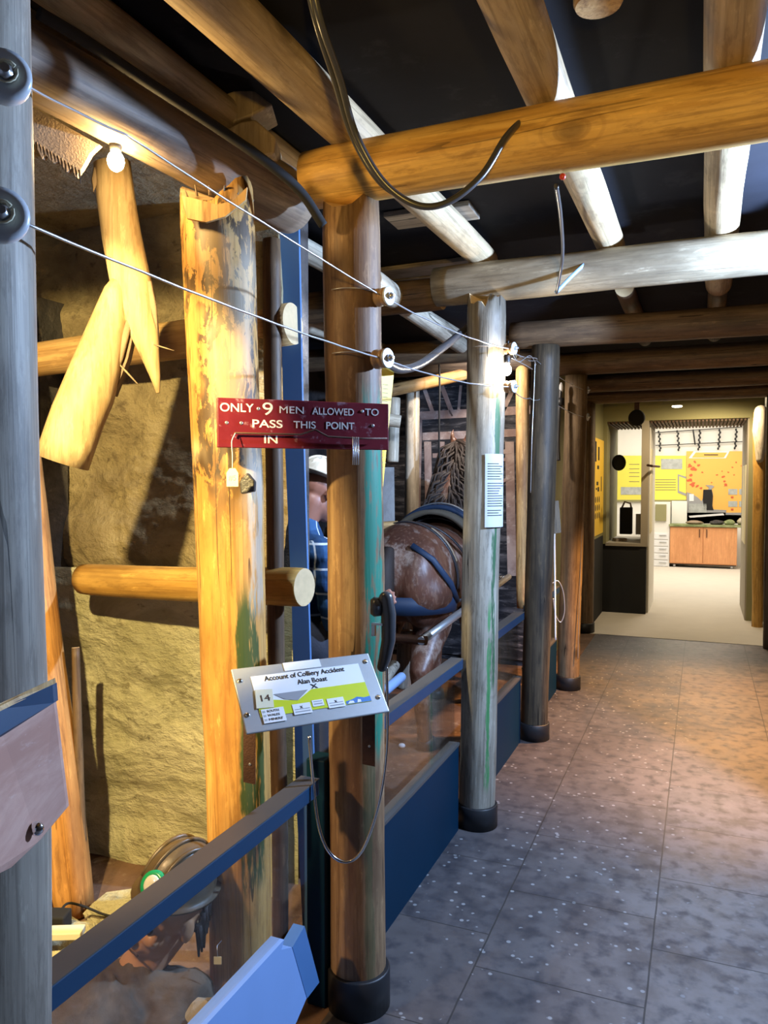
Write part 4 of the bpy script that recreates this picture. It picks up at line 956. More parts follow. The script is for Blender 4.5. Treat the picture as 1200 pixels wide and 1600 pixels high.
# harness
def hoop(y, tilt, rx, rz, cz, a0, a1, w, mat, name, cx=0.0, parent=pony, th=.008):
    mb = MB(); vs = []; N_ = 36
    for i in range(N_ + 1):
        a = math.radians(a0 + (a1 - a0) * i / N_)
        for (rr, dy) in ((0, -w / 2), (0, w / 2), (th, w / 2), (th, -w / 2)):
            x = (rx + rr) * math.sin(a); z = (rz + rr) * math.cos(a); vs.append(H(cx + x, y + dy + tilt * (1 - math.cos(a)), cz + z))
    fs = []
    for i in range(N_):
        for k in range(4): fs.append((i * 4 + k, i * 4 + (k + 1) % 4, (i + 1) * 4 + (k + 1) % 4, (i + 1) * 4 + k))
    fs += [(0, 1, 2, 3), (N_ * 4 + 3, N_ * 4 + 2, N_ * 4 + 1, N_ * 4)]
    mb.add(vs, fs, 0, True); return mb.build(name, mat, parent)
hoop(.24, .10, .285, .315, 1.0, -105, 105, .05, 'leather', 'hip_strap')
hoop(.25, .10, .290, .322, 1.0, 30, 75, .018, 'leather_tan', 'strap_trim')
hoop(.36, .22, .295, .305, 1.0, -100, 100, .03, 'leather', 'loin_strap')
hoop(.80, .0, .305, .315, 1.0, -178, 178, .09, 'leather', 'girth')
hoop(.80, .0, .315, .345, 1.0, -62, 62, .26, 'pad', 'saddle_pad', th=.03)
hoop(.86, .0, .33, .375, 1.0, -70, 70, .16, 'harness_cold_lit', 'saddle', th=.03)
hoop(.86, .0, .345, .41, 1.0, -60, 60, .035, 'steel', 'saddle_ridge', th=.008)
# collar round the neck base
cp = []; 
for i in range(33):
    a = 2 * math.pi * i / 32; cp.append(H(.235 * math.sin(a), 1.12 + .11 * math.cos(a), 1.06 + .33 * math.cos(a)))
MB().tube(cp, .055, 12).build('collar', 'leather', pony)
# breeching band behind the thighs and traces
bp_ = [H(.31 * math.cos(math.radians(t)) if False else .31 * math.sin(math.radians(t)), .22 - .30 * math.cos(math.radians(t)), .86) for t in range(-100, 101, 10)]
mb = MB(); vs = []; n_ = len(bp_)
for p in bp_:
    vs += [p + V((0, 0, -.05)), p + V((0, 0, .05))]
mb.add(vs, [(2 * i, 2 * i + 2, 2 * i + 3, 2 * i + 1) for i in range(n_ - 1)], 0, True)
br = mb.build('breeching', 'harness_cold_lit', pony); so = br.modifiers.new('thick', 'SOLIDIFY'); so.thickness = .014
for s in (-1, 1):
    MB().tube([H(s * .315, .24, .86), H(s * .32, .10, .98), H(s * .24, .02, 1.12), H(s * .12, .0, 1.2)], .018, 8, flat=.4).build('side_strap', 'harness_cold_lit', pony)
    MB().tube([H(s * .33, .34, 1.0), H(s * .335, .50, .82), H(s * .34, .62, .70)], .020, 8, flat=.35).build('hanging_strap', 'leather_tan', pony)
    MB().tube([H(s * .31, .24, .86), H(s * .335, .8, .84), H(s * .27, 1.15, .95)], .016, 8, flat=.5).build('trace', 'leather', pony)
# cart shafts
sf = empty('cart_shafts', at(660, 955, 3.9), 'pair of grey cart shafts running beside the pony', 'cart shaft')
MB().tube([H(.40, -.62, .80), H(.40, .1, .84), H(.39, 1.2, .90)], .020, 12).build('shaft', 'steel', sf)
MB().tube([H(-.40, -.62, .80), H(-.40, .1, .84), H(-.39, 1.2, .90)], .020, 12).build('shaft', 'steel', sf)
MB().tube([H(-.42, -.60, .80), H(.42, -.60, .80)], .022, 12).build('cross_bar', 'rust', sf)
ch = MB(); n_ = 26
for k in range(n_):
    p = H(.37, .35 + k * .032, .905 + .01 * math.sin(k * .4)); a = (k % 2) * math.pi / 2
    ring = [p + V((.009 * math.sin(t) * math.cos(a), .016 * math.cos(t), .009 * math.sin(t) * math.sin(a) if k % 2 else .009 * math.sin(t))) for t in [i * math.pi / 5 for i in range(11)]]
    ch.tube(ring, .0026, 5)
tag(ch.build('trace_chain', 'steel'), 'steel trace chain along the pony flank above the shaft', 'chain')
# odds and ends on the floor of the pony alcove
tag(MB().tube([at(603, 1078, 3.3), at(627, 1058, 3.5)], .022, 12, True, True).build('blue_roll', 'skinblue'), 'small pale blue roll lying behind the handrail right of the handset prop', 'roll')
tag(MB().ball(on(2, .02, 628, 1165), (.022, .018, .014), None, 8, 6).build('white_pebble', 'white'), 'white pebble on the red earth seen through the glass', 'pebble')
mbb = MB(); mbb.tube([on(0, -1.6, 560, 1120), V((-1.55, 3.9, .55))], .03, 10)
tag(mbb.build('floor_prop', 'grey_wood'), 'grey pole lying low behind the handrail, below the pony', 'pole')
cable('hanging_rope', 'thin black cord hanging in front of the painted backdrop', [at(686, 568, 5.5), at(687, 600, 5.5), at(686, 680, 5.5), at(687, 735, 5.5)], .007, 'matte_black', 'cord')
tg2 = MB().box2((-1.335, 5.0, .93), (-1.315, 5.28, .97)); 

# ================================================================== PEOPLE
def hand(mb, w, fdir, side, curl=.5, s=1.0):
    """palm with four unequal bent fingers and a thumb; w wrist, fdir finger direction, side thumb direction"""
    f = V(fdir).normalized(); t = V(side); t = (t - f * t.dot(f)).normalized(); n = f.cross(t).normalized(); w = V(w)
    for k in range(4):
        o = (k - 1.5) * .019 * s
        mb.tube([w + f * .01, w + f * .05 * s + t * o * .8, w + f * .088 * s + t * o], [.016 * s, .014 * s, .0115 * s], 8, True, True)
    for k, ln in enumerate((.062, .074, .078, .070)):
        o = (k - 1.5) * .020 * s; b = w + f * .088 * s + t * o; c1 = curl
        d1 = (f * math.cos(c1 * .6) + n * math.sin(c1 * .6)); d2 = (f * math.cos(c1 * 1.5) + n * math.sin(c1 * 1.5))
        mb.tube([b, b + d1 * ln * .5 * s, b + d1 * ln * .5 * s + d2 * ln * .5 * s], [.0098 * s, .009 * s, .0075 * s], 8, True, True)
    b = w + f * .025 * s + t * .026 * s
    mb.tube([b, b + (f * .7 + t * .7) * .035 * s, b + (f * .7 + t * .7) * .035 * s + (f * .9 + t * .2 + n * .3) * .03 * s], [.013 * s, .011 * s, .009 * s], 8, True, True)
def head(mb, c, fwd, up, s=1.0):
    """head with brow, nose, lips, chin, ears; c = centre"""
    f = V(fwd).normalized(); u = V(up); u = (u - f * u.dot(f)).normalized(); r = f.cross(u); R3 = Matrix((r, f, u)).transposed(); c = V(c)
    def e(x, y, z, a, b, d, q=None): mb.ball(c + R3 @ (V((x, y, z)) * s), V((a, b, d)) * s, R3 @ q if q else R3, 16, 12)
    e(0, -.012, .028, .076, .094, .085); e(0, .022, -.035, .058, .068, .075); e(0, .050, -.085, .030, .030, .024)
    e(0, .078, .018, .052, .016, .012); e(0, .092, -.012, .010, .018, .026); e(0, .104, -.028, .015, .014, .011)
    e(0, .085, -.056, .024, .012, .008); e(0, .083, -.068, .020, .012, .008)
    for q in (-1, 1):
        e(q * .037, .068, -.022, .022, .018, .020); e(q * .078, -.008, -.008, .010, .020, .032)
    return R3
def ell(mb, c, r, R3): mb.ball(c, r, R3, 18, 12)
def helmet(par, c, R3, s, mat, tall=1.0):
    prof = []
    for i in range(12):
        t = i / 11 * math.pi / 2; prof.append((.112 * math.cos(t) * s + .0005, .10 * tall * math.sin(t) * s))
    mb = MB(); mb.lathe(c, R3.col[2], [(.108 * s, -.004)] + [(.128 * s, -.006), (.128 * s, .0)] + prof, 30)
    # lengthen front to back
    Mx = Matrix.Translation(c) @ (R3 @ Matrix.Diagonal((.92, 1.16, 1)) @ R3.inverted()).to_4x4() @ Matrix.Translation(-V(c))
    mb.v = [Mx @ v for v in mb.v]; h = mb.build('helmet', mat, par)
    mb = MB()
    for dx in (-.035, 0, .035):
        mb.tube([V(c) + R3 @ V((dx, .128 * s * math.cos(t) * (1 - abs(dx) * 3), .100 * tall * s * math.sin(t) * (1 - abs(dx) * 2) + .003)) for t in [math.radians(20 + i * 10) for i in range(15)]], .006, 8)
    mb.build('helmet_ridges', mat, h)
    return h

# -- collier crouching behind the glass
hc = at(262, 1426, 2.02); hf = (-RT * .62 - V((FW.x, FW.y, 0)) * .76 + V((0, 0, .06))).normalized()
skin = MB(); hu = V((0, 0, 1)) + RT * .30
R3 = head(skin, hc, hf, hu, 1.03)
neck = hc + V((.03, .0, -.12)) + RT * .05; chest = neck + RT * .05 + V((0, 0, -.16)) ; hip = V((-1.42, 1.20, .13))
sh_ax = (RT * .5 + FW * .6).normalized(); sh_ax.z = 0
chest = V((-1.39, 1.53, .17)); neck = chest.lerp(hc, .45)
shL = chest + RT * -.17 + V((0, 0, .02)); shR = chest + RT * .17 + V((0, 0, .03))
skin.tube([hc + R3 @ V((0, -.02, -.05)), neck, chest], [.055, .055, .07], 14, True, True)
skin.tube([chest, chest.lerp(hip, .5), hip], [.13, .12, .13], 16, True, True)
elL = V((-1.55, 1.28, .14)); haL = V((-1.75, 1.42, .05)); elR = V((-1.16, 1.36, .12)); haR = V((-1.20, 1.12, .05))
for a, b, c2, sd in ((shL, elL, haL, -1), (shR, elR, haR, 1)):
    skin.tube([a, b], [.05, .04], 12, True, True); skin.tube([b, c2], [.04, .026], 12, True, True)
    hand(skin, c2, (c2 - b).normalized() * .8 + V((0, 0, -.1)), (-sd, .3, 0), .5)
kn = [V((-1.62, .86, .12)), V((-1.25, .80, .12))]; ft = [V((-1.66, .46, .07)), V((-1.27, .40, .07))]
for k, fo in zip(kn, ft): skin.tube([hip, k], [.09, .06], 12, True, True); skin.tube([k, fo], [.06, .04], 12, True, True); skin.tube([fo, fo + V((0, -.12, -.03))], [.035, .03], 10, True, True)
person1 = empty('person', V((-1.4, 1.4, 0)), 'mannequin collier crouching behind the glass in a brown shirt and helmet with green-ringed lamp', 'person')
organic(skin, 'body', 'skin', person1, .0055, 3)
sh1 = MB(); sh1.tube([neck - V((0, 0, .03)), chest + V((0, 0, .02)), chest.lerp(hip, .5), hip], [.075, .165, .155, .16], 20, True, True, .92)
sh1.tube([shL, shR], .085, 14, True, True)
for a, b, c2 in ((shL, elL, haL), (shR, elR, haR)): sh1.tube([a, b, b.lerp(c2, .85)], [.075, .06, .042], 14, True, True)
o = organic(sh1, 'shirt', 'shirt_brown', person1, .009, 4)
tx = bpy.data.textures.new('cloth_folds', 'CLOUDS'); tx.noise_scale = .07
dm = o.modifiers.new('folds', 'DISPLACE'); dm.texture = tx; dm.strength = .035; dm.mid_level = .5
tr1 = MB()
for k, fo in zip(kn, ft): tr1.tube([hip, k, fo + V((0, .04, 0))], [.12, .085, .06], 14, True, True)
organic(tr1, 'trousers', 'trouser', person1, .012, 4)
for fo in ft: MB().tube([fo + V((0, .05, .0)), fo, fo + V((0, -.13, -.02))], [.05, .052, .042], 12, True, True).build('boot', 'boot', person1)
mb = MB()
for i in range(60):
    a = rh.uniform(-1.2, 1.2) - math.pi / 2; z = rh.uniform(-.03, .05)
    p = hc + R3 @ V((.083 * math.cos(a), -.01 + .098 * math.sin(a) , z))
    mb.tube([p, p + R3 @ V((.01 * math.cos(a), -.012, -.05 - .04 * rh.random()))], [.008, .003], 5)
mb.build('hair', 'hair', person1)
helmc = hc + R3 @ V((0, -.016, .070))
hm = helmet(person1, helmc, R3, .84, 'helmet_brown', 1.55)
lampc = at(241, 1383, 1.93)
MB().lathe(lampc + (helmc - lampc).normalized() * .05, (lampc - helmc), [(.020, 0), (.024, .03), (.026, .05)], 20).build('cap_lamp', 'black', hm)
MB().lathe(lampc, (lampc - helmc), [(.034, -.012), (.036, 0), (.034, .010), (.026, .012)], 24).build('lamp_ring', 'green_ring', hm)
MB().lathe(lampc, (lampc - helmc), [(.025, .011), (.020, .015), (.008, .018)], 20).build('lamp_lens', 'lens', hm)
for q in (-1, 1):
    MB().ball(hc + R3 @ V((q * .034, .079, .004)), .0105).build('eye', 'ink', person1)
mb = MB().tube([hc + R3 @ V((-.03 + .06 * i / 8, .0955 + .004 * math.sin(i / 8 * math.pi), -.0635)) for i in range(9)], .0025, 6); mb.build('mouth_line', 'rust', person1)

# -- standing collier in the plaid shirt, turned to the pony
C2 = V((-1.535, 2.92, 0)); h2 = C2 + V((.012, .05, 1.50)); f2 = V((.45, .80, -.45)).normalized()
sk = MB(); R4 = head(sk, h2, f2, (0.1, .3, 1), 1.0)
nk = h2 + V((-.05, -.06, -.12)); ct = C2 + V((-.03, -.02, 1.20)); hp = C2 + V((-.06, -.03, .88))
ax2 = V((.78, -.62, 0))
s1, s2 = ct + ax2 * .19 + V((0, 0, .05)), ct - ax2 * .19 + V((0, 0, .05))
sk.tube([h2 + R4 @ V((0, -.03, -.05)), nk, ct], [.055, .055, .08], 14, True, True); sk.tube([ct, C2 + V((-.05, -.03, 1.03)), hp], [.12, .11, .13], 16, True, True)
e1, e2 = s1 + V((.05, .02, -.27)), s2 + V((.02, .06, -.27)); w1, w2 = e1 + V((.05, .20, .03)), e2 + V((.16, .17, .03))
for a, b, c2, sd in ((s1, e1, w1, 1), (s2, e2, w2, -1)):
    sk.tube([a, b], [.05, .042], 12, True, True); sk.tube([b, c2], [.04, .026], 12, True, True); hand(sk, c2, (c2 - b), (-sd * .5, .2, .8), .6)
kn2 = [hp + ax2 * .11 + V((.02, .02, -.42)), hp - ax2 * .11 + V((0, .02, -.42))]; ft2 = [k + V((0, -.02, -.40)) for k in kn2]
for k, fo, sg_ in zip(kn2, ft2, (1, -1)): sk.tube([hp + ax2 * .09 * sg_, k], [.10, .06], 12, True, True); sk.tube([k, fo], [.06, .04], 12, True, True); sk.tube([fo, fo + V((.07, .10, -.03))], [.035, .03], 10, True, True)
person2 = empty('person', C2, 'mannequin collier in blue plaid shirt and cream helmet standing behind the blue upright', 'person')
organic(sk, 'body', 'skin2', person2, .0065, 3)
sm2 = MB(); sm2.tube([nk - V((0, 0, .03)), ct + V((0, 0, .03)), C2 + V((-.05, -.03, 1.03)), hp], [.075, .155, .15, .16], 20, True, True, .85, ref=ax2); sm2.tube([s1, s2], .08, 14, True, True)
for a, b, c2 in ((s1, e1, w1), (s2, e2, w2)): sm2.tube([a, b, b.lerp(c2, .8)], [.078, .065, .045], 14, True, True)
o = organic(sm2, 'shirt', 'plaid', person2, .010, 3); dm = o.modifiers.new('folds', 'DISPLACE'); dm.texture = tx; dm.strength = .03
t2 = MB(); t2.tube([hp + ax2 * .10, hp - ax2 * .10], .135, 16, True, True)
for k, fo, sg_ in zip(kn2, ft2, (1, -1)): t2.tube([hp + ax2 * .09 * sg_, k, fo + V((0, 0, .02))], [.12, .09, .07], 14, True, True)
organic(t2, 'trousers', 'trouser', person2, .014, 3)
for fo in ft2: MB().tube([fo + V((0, 0, .04)), fo + V((0, 0, -.01)), fo + V((.09, .12, -.015))], [.055, .055, .042], 12, True, True).build('boot', 'boot', person2)
helmet(person2, h2 + R4 @ V((0, -.014, .055)), R4, 1.0, 'helmet_white')
MB().tube([hp + V((.165 * math.cos(a), .15 * math.sin(a), .02)) for a in [i * math.pi / 16 for i in range(33)]], .018, 8, flat=1.2).build('belt', 'leather', person2)
MB().box(hp + V((.10, -.15, -.10)), (.07, .05, .14)).build('battery_pack', 'black', person2, bevel=.006)

# ================================================================== THINGS ROUND THE CROUCHING COLLIER
def rock(pos, s, label, seed, mat='stone', group='loose stones round the crouching collier'):
    mb = MB().ball(pos, s, Matrix.Rotation(seed, 3, 'Z'), 10, 7)
    c = V(pos); r = random.Random(seed)
    mb.v = [c + (v - c) * (1 + .35 * noise.noise((v - c) * 16 + V((seed, 0, 0)))) for v in mb.v]; mb.sm = [False] * len(mb.sm)
    return tag(mb.build('loose_stone', mat, weld=True), label, 'stone', group)
_p = at(140, 1548, 2.15); rock(V((_p.x, _p.y, .07)), (.06, .045, .10), 'small pale stone left of the collier shirt, lower of two', 11.2)
_p = at(180, 1522, 2.25); rock(V((_p.x, _p.y, .06)), (.045, .04, .09), 'small pale stone left of the collier shirt, upper of two', 15.7)
_p = at(322, 1568, 1.93); rock(V((_p.x, _p.y, .12)), (.085, .075, .14), 'large grey-pink stone between the collier and the golden prop', 19.1)
_p = at(100, 1580, 2.0); rock(V((_p.x, _p.y, .10)), (.075, .07, .13), 'yellowish stone near the bottom left edge behind the glass', 23.3)
rock(on(2, .07, 30, 1425), (.14, .10, .16), 'brown boulder at the left edge beside the orange prop', 27.9, 'rock')
rock(on(2, .03, 230, 1430), (.20, .12, .07), 'low brown heap at the foot of the rock wall', 31.9, 'rock')
rock(on(2, .05, 100, 1490), (.14, .12, .09), 'low brown heap right of the short log end', 36.9, 'rock')
log('log_offcut', at(-20, 1500, 2.0), at(50, 1478, 2.12), .060, .058, 'post_orange', 'short orange log offcut at the bottom left with its cut end showing', 'log', seed=121)
tag(MB().box(at(75, 1438, 2.42), (.13, .06, .055), Matrix.Rotation(.35, 3, 'Z')).build('battery_box', 'matte_black', bevel=.006), 'black battery box lying at the foot of the orange prop', 'box')
tag(MB().box(at(80, 1458, 2.34), (.19, .05, .022), Matrix.Rotation(.45, 3, 'Z')).build('white_board', 'card', bevel=.003), 'cream strip of board lying in front of the black battery box', 'board')
cable('battery_lead', 'thin black lead curling from the battery box along the rock', [at(90, 1432, 2.4), at(105, 1412, 2.5), at(130, 1416, 2.6), at(160, 1428, 2.6), at(185, 1434, 2.6)], .004, 'matte_black', 'lead')
t3 = empty('price_tag', at(340, 1500, 1.98), 'tiny yellow tag hanging on a wire from the golden prop behind the glass', 'tag')
MB().slab([at(334, 1495, 1.98), at(346, 1495, 1.98), at(346, 1507, 1.98), at(334, 1507, 1.98)], FW, .001).build('card', 'card', t3)
MB().tube([at(340, 1495, 1.98), at(339, 1478, 1.99), at(346, 1470, 2.02)], .001, 5).build('tag_wire', 'wire', t3)
tag(MB().lathe(on(2, 2.648, 935, -12), (0, 0, -1), [(.055, 0), (.055, .02), (.05, .03)], 30).build('ceiling_rose', 'pine'), 'round wooden ceiling rose at the top edge between two rafters', 'ceiling rose')

# ================================================================== DOORWAY AREA
yp = empty('wall_panel', (-1.09, 9.0, 1.4), 'tall yellow printed panel on the left wall before the doorway', 'display panel')
MB().box2((-1.099, 8.50, .96), (-1.085, 9.40, 2.04)).build('board', 'yellow', yp)
mb = MB()
for (y0, y1, z0, z1) in ((8.62, 8.72, 1.78, 2.0), (8.86, 8.98, 1.80, 1.95), (8.8, 8.95, 1.70, 1.74), (8.75, 8.9, 1.52, 1.56), (8.85, 8.98, 1.45, 1.50), (9.15, 9.2, 1.45, 1.62), (8.7, 8.8, 1.47, 1.49)):
    mb.box2((-1.085, y0, z0), (-1.083, y1, z1))
for i in range(3):
    for j in range(3): mb.lathe((-1.087, 8.68 + i * .16, 1.18 + j * .09), (1, 0, 0), [(.035, 0), (.035, .004)], 12)
mb.build('printed_marks', 'ink', yp)
bell = empty('round_gong', at(995, 653, 8.0), 'black round gong hanging from the last beam before the doorway', 'gong')
g0 = at(995, 653, 8.0); MB().lathe(g0, (0, -1, 0), [(.082, 0), (.085, .01), (.080, .022), (.05, .027), (.02, .028)], 30).build('disc', 'matte_black', bell)
MB().box(g0 + V((0, 0, .12)), (.05, .02, .09)).build('hanger', 'rust', bell)
dn = MB().lathe(on(2, 2.35, 1058, 634), (0, 0, -1), [(.05, 0), (.05, .012), (.035, .016)], 20); 
M['down'] = emit('downlight_glass', (1, .9, .7), 6)
tag(dn.build('downlight', 'down'), 'small recessed downlight under the doorway header', 'lamp')
hp_ = MB().ball(on(1, 9.9, 967, 723), (.085, .07, .10)); tag(hp_.build('hanging_helmet', 'matte_black'), 'black round cap hanging in the side window of the doorway', 'helmet')
bx = empty('black_canister', (-.88, 10.3, .83), 'black boxy canister standing on the side window sill', 'canister')
b0 = on(1, 10.2, 978, 838); MB().box(b0 + V((0, 0, .20)), (.15, .12, .34)).build('body', 'matte_black', bx, bevel=.01); MB().tube([b0 + V((-.05, 0, .37)), b0 + V((-.02, 0, .44)), b0 + V((.05, 0, .42)), b0 + V((.06, 0, .36))], .012, 8).build('handle', 'leather_tan', bx)
tag(MB().box(b0 + V((.15, .0, .16)), (.06, .10, .26)).build('gauge_box', 'grey', bevel=.006), 'grey box with dials beside the black canister', 'box')
tag(MB().box(on(1, 9.75, 968, 846) + V((0, 0, .02)), (.14, .12, .045), Matrix.Rotation(.5, 3, 'Z')).build('pale_block', 'plank', bevel=.004), 'pale wooden block on the side window sill', 'block')
jn = MB().box2((-.574, 9.62, .95), (-.566, 10.0, 1.95)); tag(jn.build('jamb_notice', 'card'), 'long cream notice on the left jamb of the doorway', 'notice')
jn = MB().box2((.446, 9.6, .85), (.454, 10.3, 1.75)); tag(jn.build('jamb_board', 'card'), 'tall cream board on the right jamb of the doorway', 'board')
hkd = empty('door_handle', on(0, -.565, 1018, 728), 'brass handle on the white left jamb of the doorway', 'handle')
MB().tube([on(0, -.57, 1012, 727), on(0, -.52, 1018, 728), on(0, -.50, 1030, 729)], .014, 8, True, True).build('lever', 'rust', hkd)

# ---------------- far room
FY = 15.64
def fq(pts, d, name, mat, par=None, t=None): 
    mb = MB().slab([on(1, FY - d, x, y) for x, y in pts], (0, 1, 0), t or d * .9); return mb.build(name, mat, par)
def fr(x0, y0, x1, y1): return [(x0, y0), (x1, y0), (x1, y1), (x0, y1)]
lp = empty('display_board', on(1, FY, 1000, 780), 'lemon yellow display board with a landscape photograph on the far wall', 'display panel', 'boards on the far wall')
fq(fr(955, 712, 1072, 781), .03, 'board', 'lemon', lp)
fq(fr(1033, 717, 1066, 733), .036, 'photo', 'photo_grey', lp, .004); fq(fr(970, 761, 1005, 773), .036, 'photo', 'photo_grey', lp, .004)
fq([(1059, 741), (1072, 745), (1072, 775), (1059, 770)], .036, 'panel_outline', 'grey', lp, .003); fq([(1061, 744), (1072, 748), (1072, 771), (1061, 767)], .040, 'panel_face', 'lemon', lp, .003)
mb = MB()
for y in (749, 753, 757, 761, 765): mb.slab([on(1, FY - .034, a, b) for a, b in fr(1024, y, 1056, y + 1)], (0, 1, 0), .003)
for y in (725, 732, 738, 744, 752): mb.slab([on(1, FY - .034, a, b) for a, b in fr(983, y, 999, y + 1)], (0, 1, 0), .003)
mb.build('printed_lines', 'olive', lp)
fq(fr(955, 781, 1074, 784), .035, 'board_ledge', 'olive', lp)
op = empty('display_board', on(1, FY, 1120, 800), 'orange map display board with red patches and a dark pit-head silhouette on the far wall', 'display panel', 'boards on the far wall')
fq(fr(1072.5, 705, 1200, 801), .03, 'board', 'orange', op)
fq([(1076, 716), (1084, 705), (1140, 705), (1134, 716)], .034, 'title_frame', 'white', op, .003); fq([(1081, 715), (1087, 707), (1136, 707), (1131, 715)], .038, 'title_panel', 'orange', op, .003); fq(fr(1100, 710, 1122, 711.5), .041, 'title_text', 'ink', op, .002)
mb = MB()
rm = random.Random(9)
for (x, y, w) in [(1078, 728, 5), (1084, 733, 6), (1092, 727, 3), (1080, 742, 4), (1078, 750, 5), (1082, 757, 6), (1089, 760, 4), (1095, 763, 3), (1086, 722, 3), (1097, 738, 2), (1130, 745, 3), (1132, 752, 3), (1134, 758, 4), (1138, 738, 2), (1120, 742, 2), (1150, 722, 2), (1144, 730, 2), (1112, 754, 1.5), (1128, 736, 1.5), (1158, 728, 1.5), (1147, 742, 1.5)]:
    ps = []
    for k in range(8):
        a = k * math.pi / 4; r = w * (.45 + .75 * rm.random()); ps.append((x + r * math.cos(a), y + r * .7 * math.sin(a)))
    MB().slab([on(1, FY - .035, a, b) for a, b in ps], (0, 1, 0), .003).build('map_patch', 'redprint', op)
fq([(1073, 769), (1080, 771), (1090, 777), (1096, 783), (1104, 768), (1108, 762), (1102, 758), (1112, 758), (1116, 760), (1112, 764), (1114, 772), (1113, 796), (1135, 797), (1133, 806), (1073, 806)], .040, 'silhouette', 'grey', op, .004)
fq([(1099, 765), (1112, 765), (1114, 775), (1113, 790), (1115, 797), (1100, 797), (1098, 780)], .046, 'silhouette_tower', 'matte_black', op, .004)
fq(fr(1076, 787, 1104, 801), .046, 'silhouette_building', 'photo_grey', op, .004); fq([(1076, 806), (1130, 802), (1132, 805), (1078, 809)], .05, 'pale_band', 'white', op, .004)
for x0, y0 in ((1138, 764), (1155, 764), (1138, 783), (1155, 783)): fq(fr(x0, y0, x0 + 14, y0 + 9), .036, 'map_photo', 'photo_grey', op, .003)
for x0, y0 in ((1144, 777), (1144, 796), (1163, 777), (1163, 796)): fq(fr(x0 - 2, y0 - 1.5, x0 + 2, y0 + 1.5), .036, 'red_dot', 'redprint', op, .003)
fq(fr(1077, 772, 1084, 783), .046, 'white_socket', 'white', op, .01)
sb = fq(fr(1072, 801, 1200, 818), .04, 'skirting_board', 'grey'); tag(sb, 'dark grey board under the orange map board', 'board')
cg = empty('chain_display', on(1, FY, 1100, 700), 'row of short chains hanging from thin rods high on the far wall', 'chain display')
mb = MB()
for x0, y0, x1, y1 in ((1024, 676, 1160, 667), (1024, 696, 1160, 690)): mb.tube([on(1, FY - .05, x0, y0), on(1, FY - .05, x1, y1)], .008, 6)
mb.build('rods', 'black', cg)
for x in (1029, 1058, 1093, 1124, 1150):
    m2 = MB()
    for k in range(9):
        p = on(1, FY - .07, x + (k % 2) * 1.5 - k * .25 * (1 if x > 1060 else -1), 675 + k * 3.6 - (x - 1029) * .03)
        m2.ball(p, (.018, .008, .026), None, 8, 6)
    m2.build('chain', 'black', cg)
m2 = MB().tube([on(1, FY - .07, 1083, 672), on(1, FY - .07, 1086, 694)], .014, 6, True, True); m2.build('hook', 'black', cg)
# drawers and monitor unit
du = empty('drawer_unit', on(1, 15.0, 1035, 885), 'white drawer unit standing left of the beech cupboard', 'drawer unit')
a, b = on(1, 15.0, 1014, 785), on(1, 15.0, 1045.5, 888)
MB().box2((a.x, 15.0, 0.004), (b.x, 15.6, a.z)).build('carcass', 'white_wall', du)
for k in range(5):
    z1 = .62 - k * .125; d = MB().box2((a.x + .02, 14.98, z1 - .11), (b.x - .02, 15.0, z1)).build('drawer', 'white', du, bevel=.004)
    MB().box(((a.x + b.x) / 2 + .07, 14.97, z1 - .04), (.12, .012, .012)).build('handle', 'steel', d)
fmx = on(1, 14.97, 1024, 788), on(1, 14.97, 1041, 814)
MB().box2((fmx[0].x, 14.96, fmx[1].z), (fmx[1].x, 15.0, fmx[0].z)).build('glass_front', 'olive', du)
a2, b2 = on(1, 15.40, 1049.5, 783), on(1, 15.40, 1072, 888)
tag(MB().box2((a2.x, 15.40, .004), (b2.x, 15.59, a2.z)).build('white_cupboard', 'white_wall', bevel=.004), 'plain white cupboard between the drawer unit and the beech cupboard', 'cupboard')
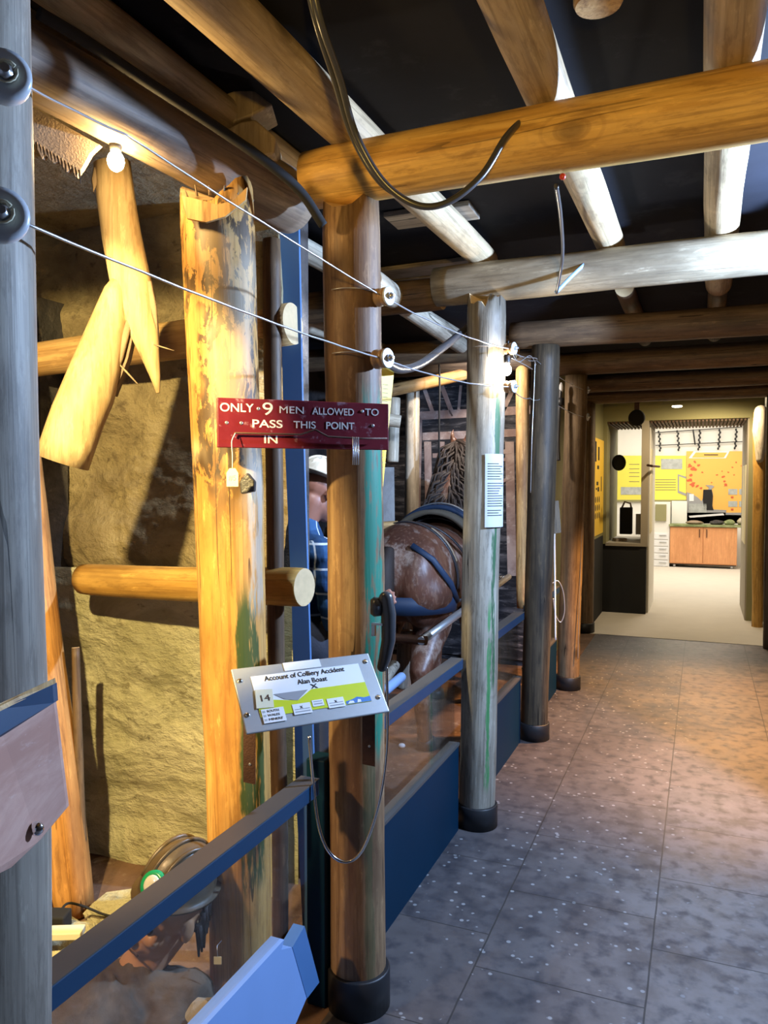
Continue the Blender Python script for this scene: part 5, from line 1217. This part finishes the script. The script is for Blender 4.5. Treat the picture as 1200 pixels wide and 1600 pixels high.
cb = empty('cupboard', on(1, 15.0, 1100, 888), 'low two-door beech cupboard on castors under the orange map board', 'cupboard')
a, b = on(1, 15.0, 1047, 822), on(1, 15.0, 1151, 886)
MB().box2((a.x, 15.0, .07), (b.x, 15.36, a.z)).build('carcass', 'beech', cb, bevel=.004)
MB().box2((a.x + .01, 15.02, .055), (b.x - .01, 15.3, .07)).build('base_board', 'black', cb)
mx_ = (a.x + b.x) / 2
for (xa, xb, hx) in ((a.x + .005, mx_ - .004, mx_ - .06), (mx_ + .004, b.x - .005, mx_ + .06)):
    d = MB().box2((xa, 14.982, .085), (xb, 15.0, a.z - .012)).build('door', 'beech', cb, bevel=.003)
    MB().box((hx, 14.97, a.z - .12), (.014, .014, .15)).build('handle', 'rust', d)
for x in (a.x + .08, b.x - .08): MB().lathe((x - .02, 15.05, .034), (1, 0, 0), [(.03, 0), (.03, .04)], 14).build('castor', 'steel', cb)
cl = MB().box2((a.x - .02, 14.95, a.z + .001), (b.x + .22, 15.38, a.z + .035)); 
cl.v = [v + V((0, 0, .004 * noise.noise(v * 4))) for v in cl.v]
tag(cl.build('green_cloth', 'green_cloth'), 'mottled green mat covering the top of the beech cupboard', 'cloth')
for k, (x, w, h, m, l) in enumerate([(1085, .30, .05, 'leather_tan', 'flat brown bundle on the green mat, left one'), (1120, .24, .06, 'dark_rock', 'dark lump on the green mat in the middle'), (1140, .20, .07, 'green_cloth', 'crumpled green bundle on the green mat'), (1158, .14, .10, 'stone', 'pale stone at the right end of the green mat')]):
    p = on(1, 15.2, x, 822); p.z = a.z + .04 + h / 2
    mm = MB().ball(p, (w / 2, .12, h / 2 + .012), None, 12, 8); mm.v = [p + (v - p) * (1 + .4 * noise.noise(v * 14)) for v in mm.v]
    tag(mm.build('mat_exhibit', m), l, 'exhibit', 'exhibits on the green mat')
sk_ = fq(fr(1163, 826, 1168, 836), .02, 'wall_socket', 'white'); tag(sk_, 'small white wall socket right of the beech cupboard', 'socket')
print('objects', len(bpy.data.objects))
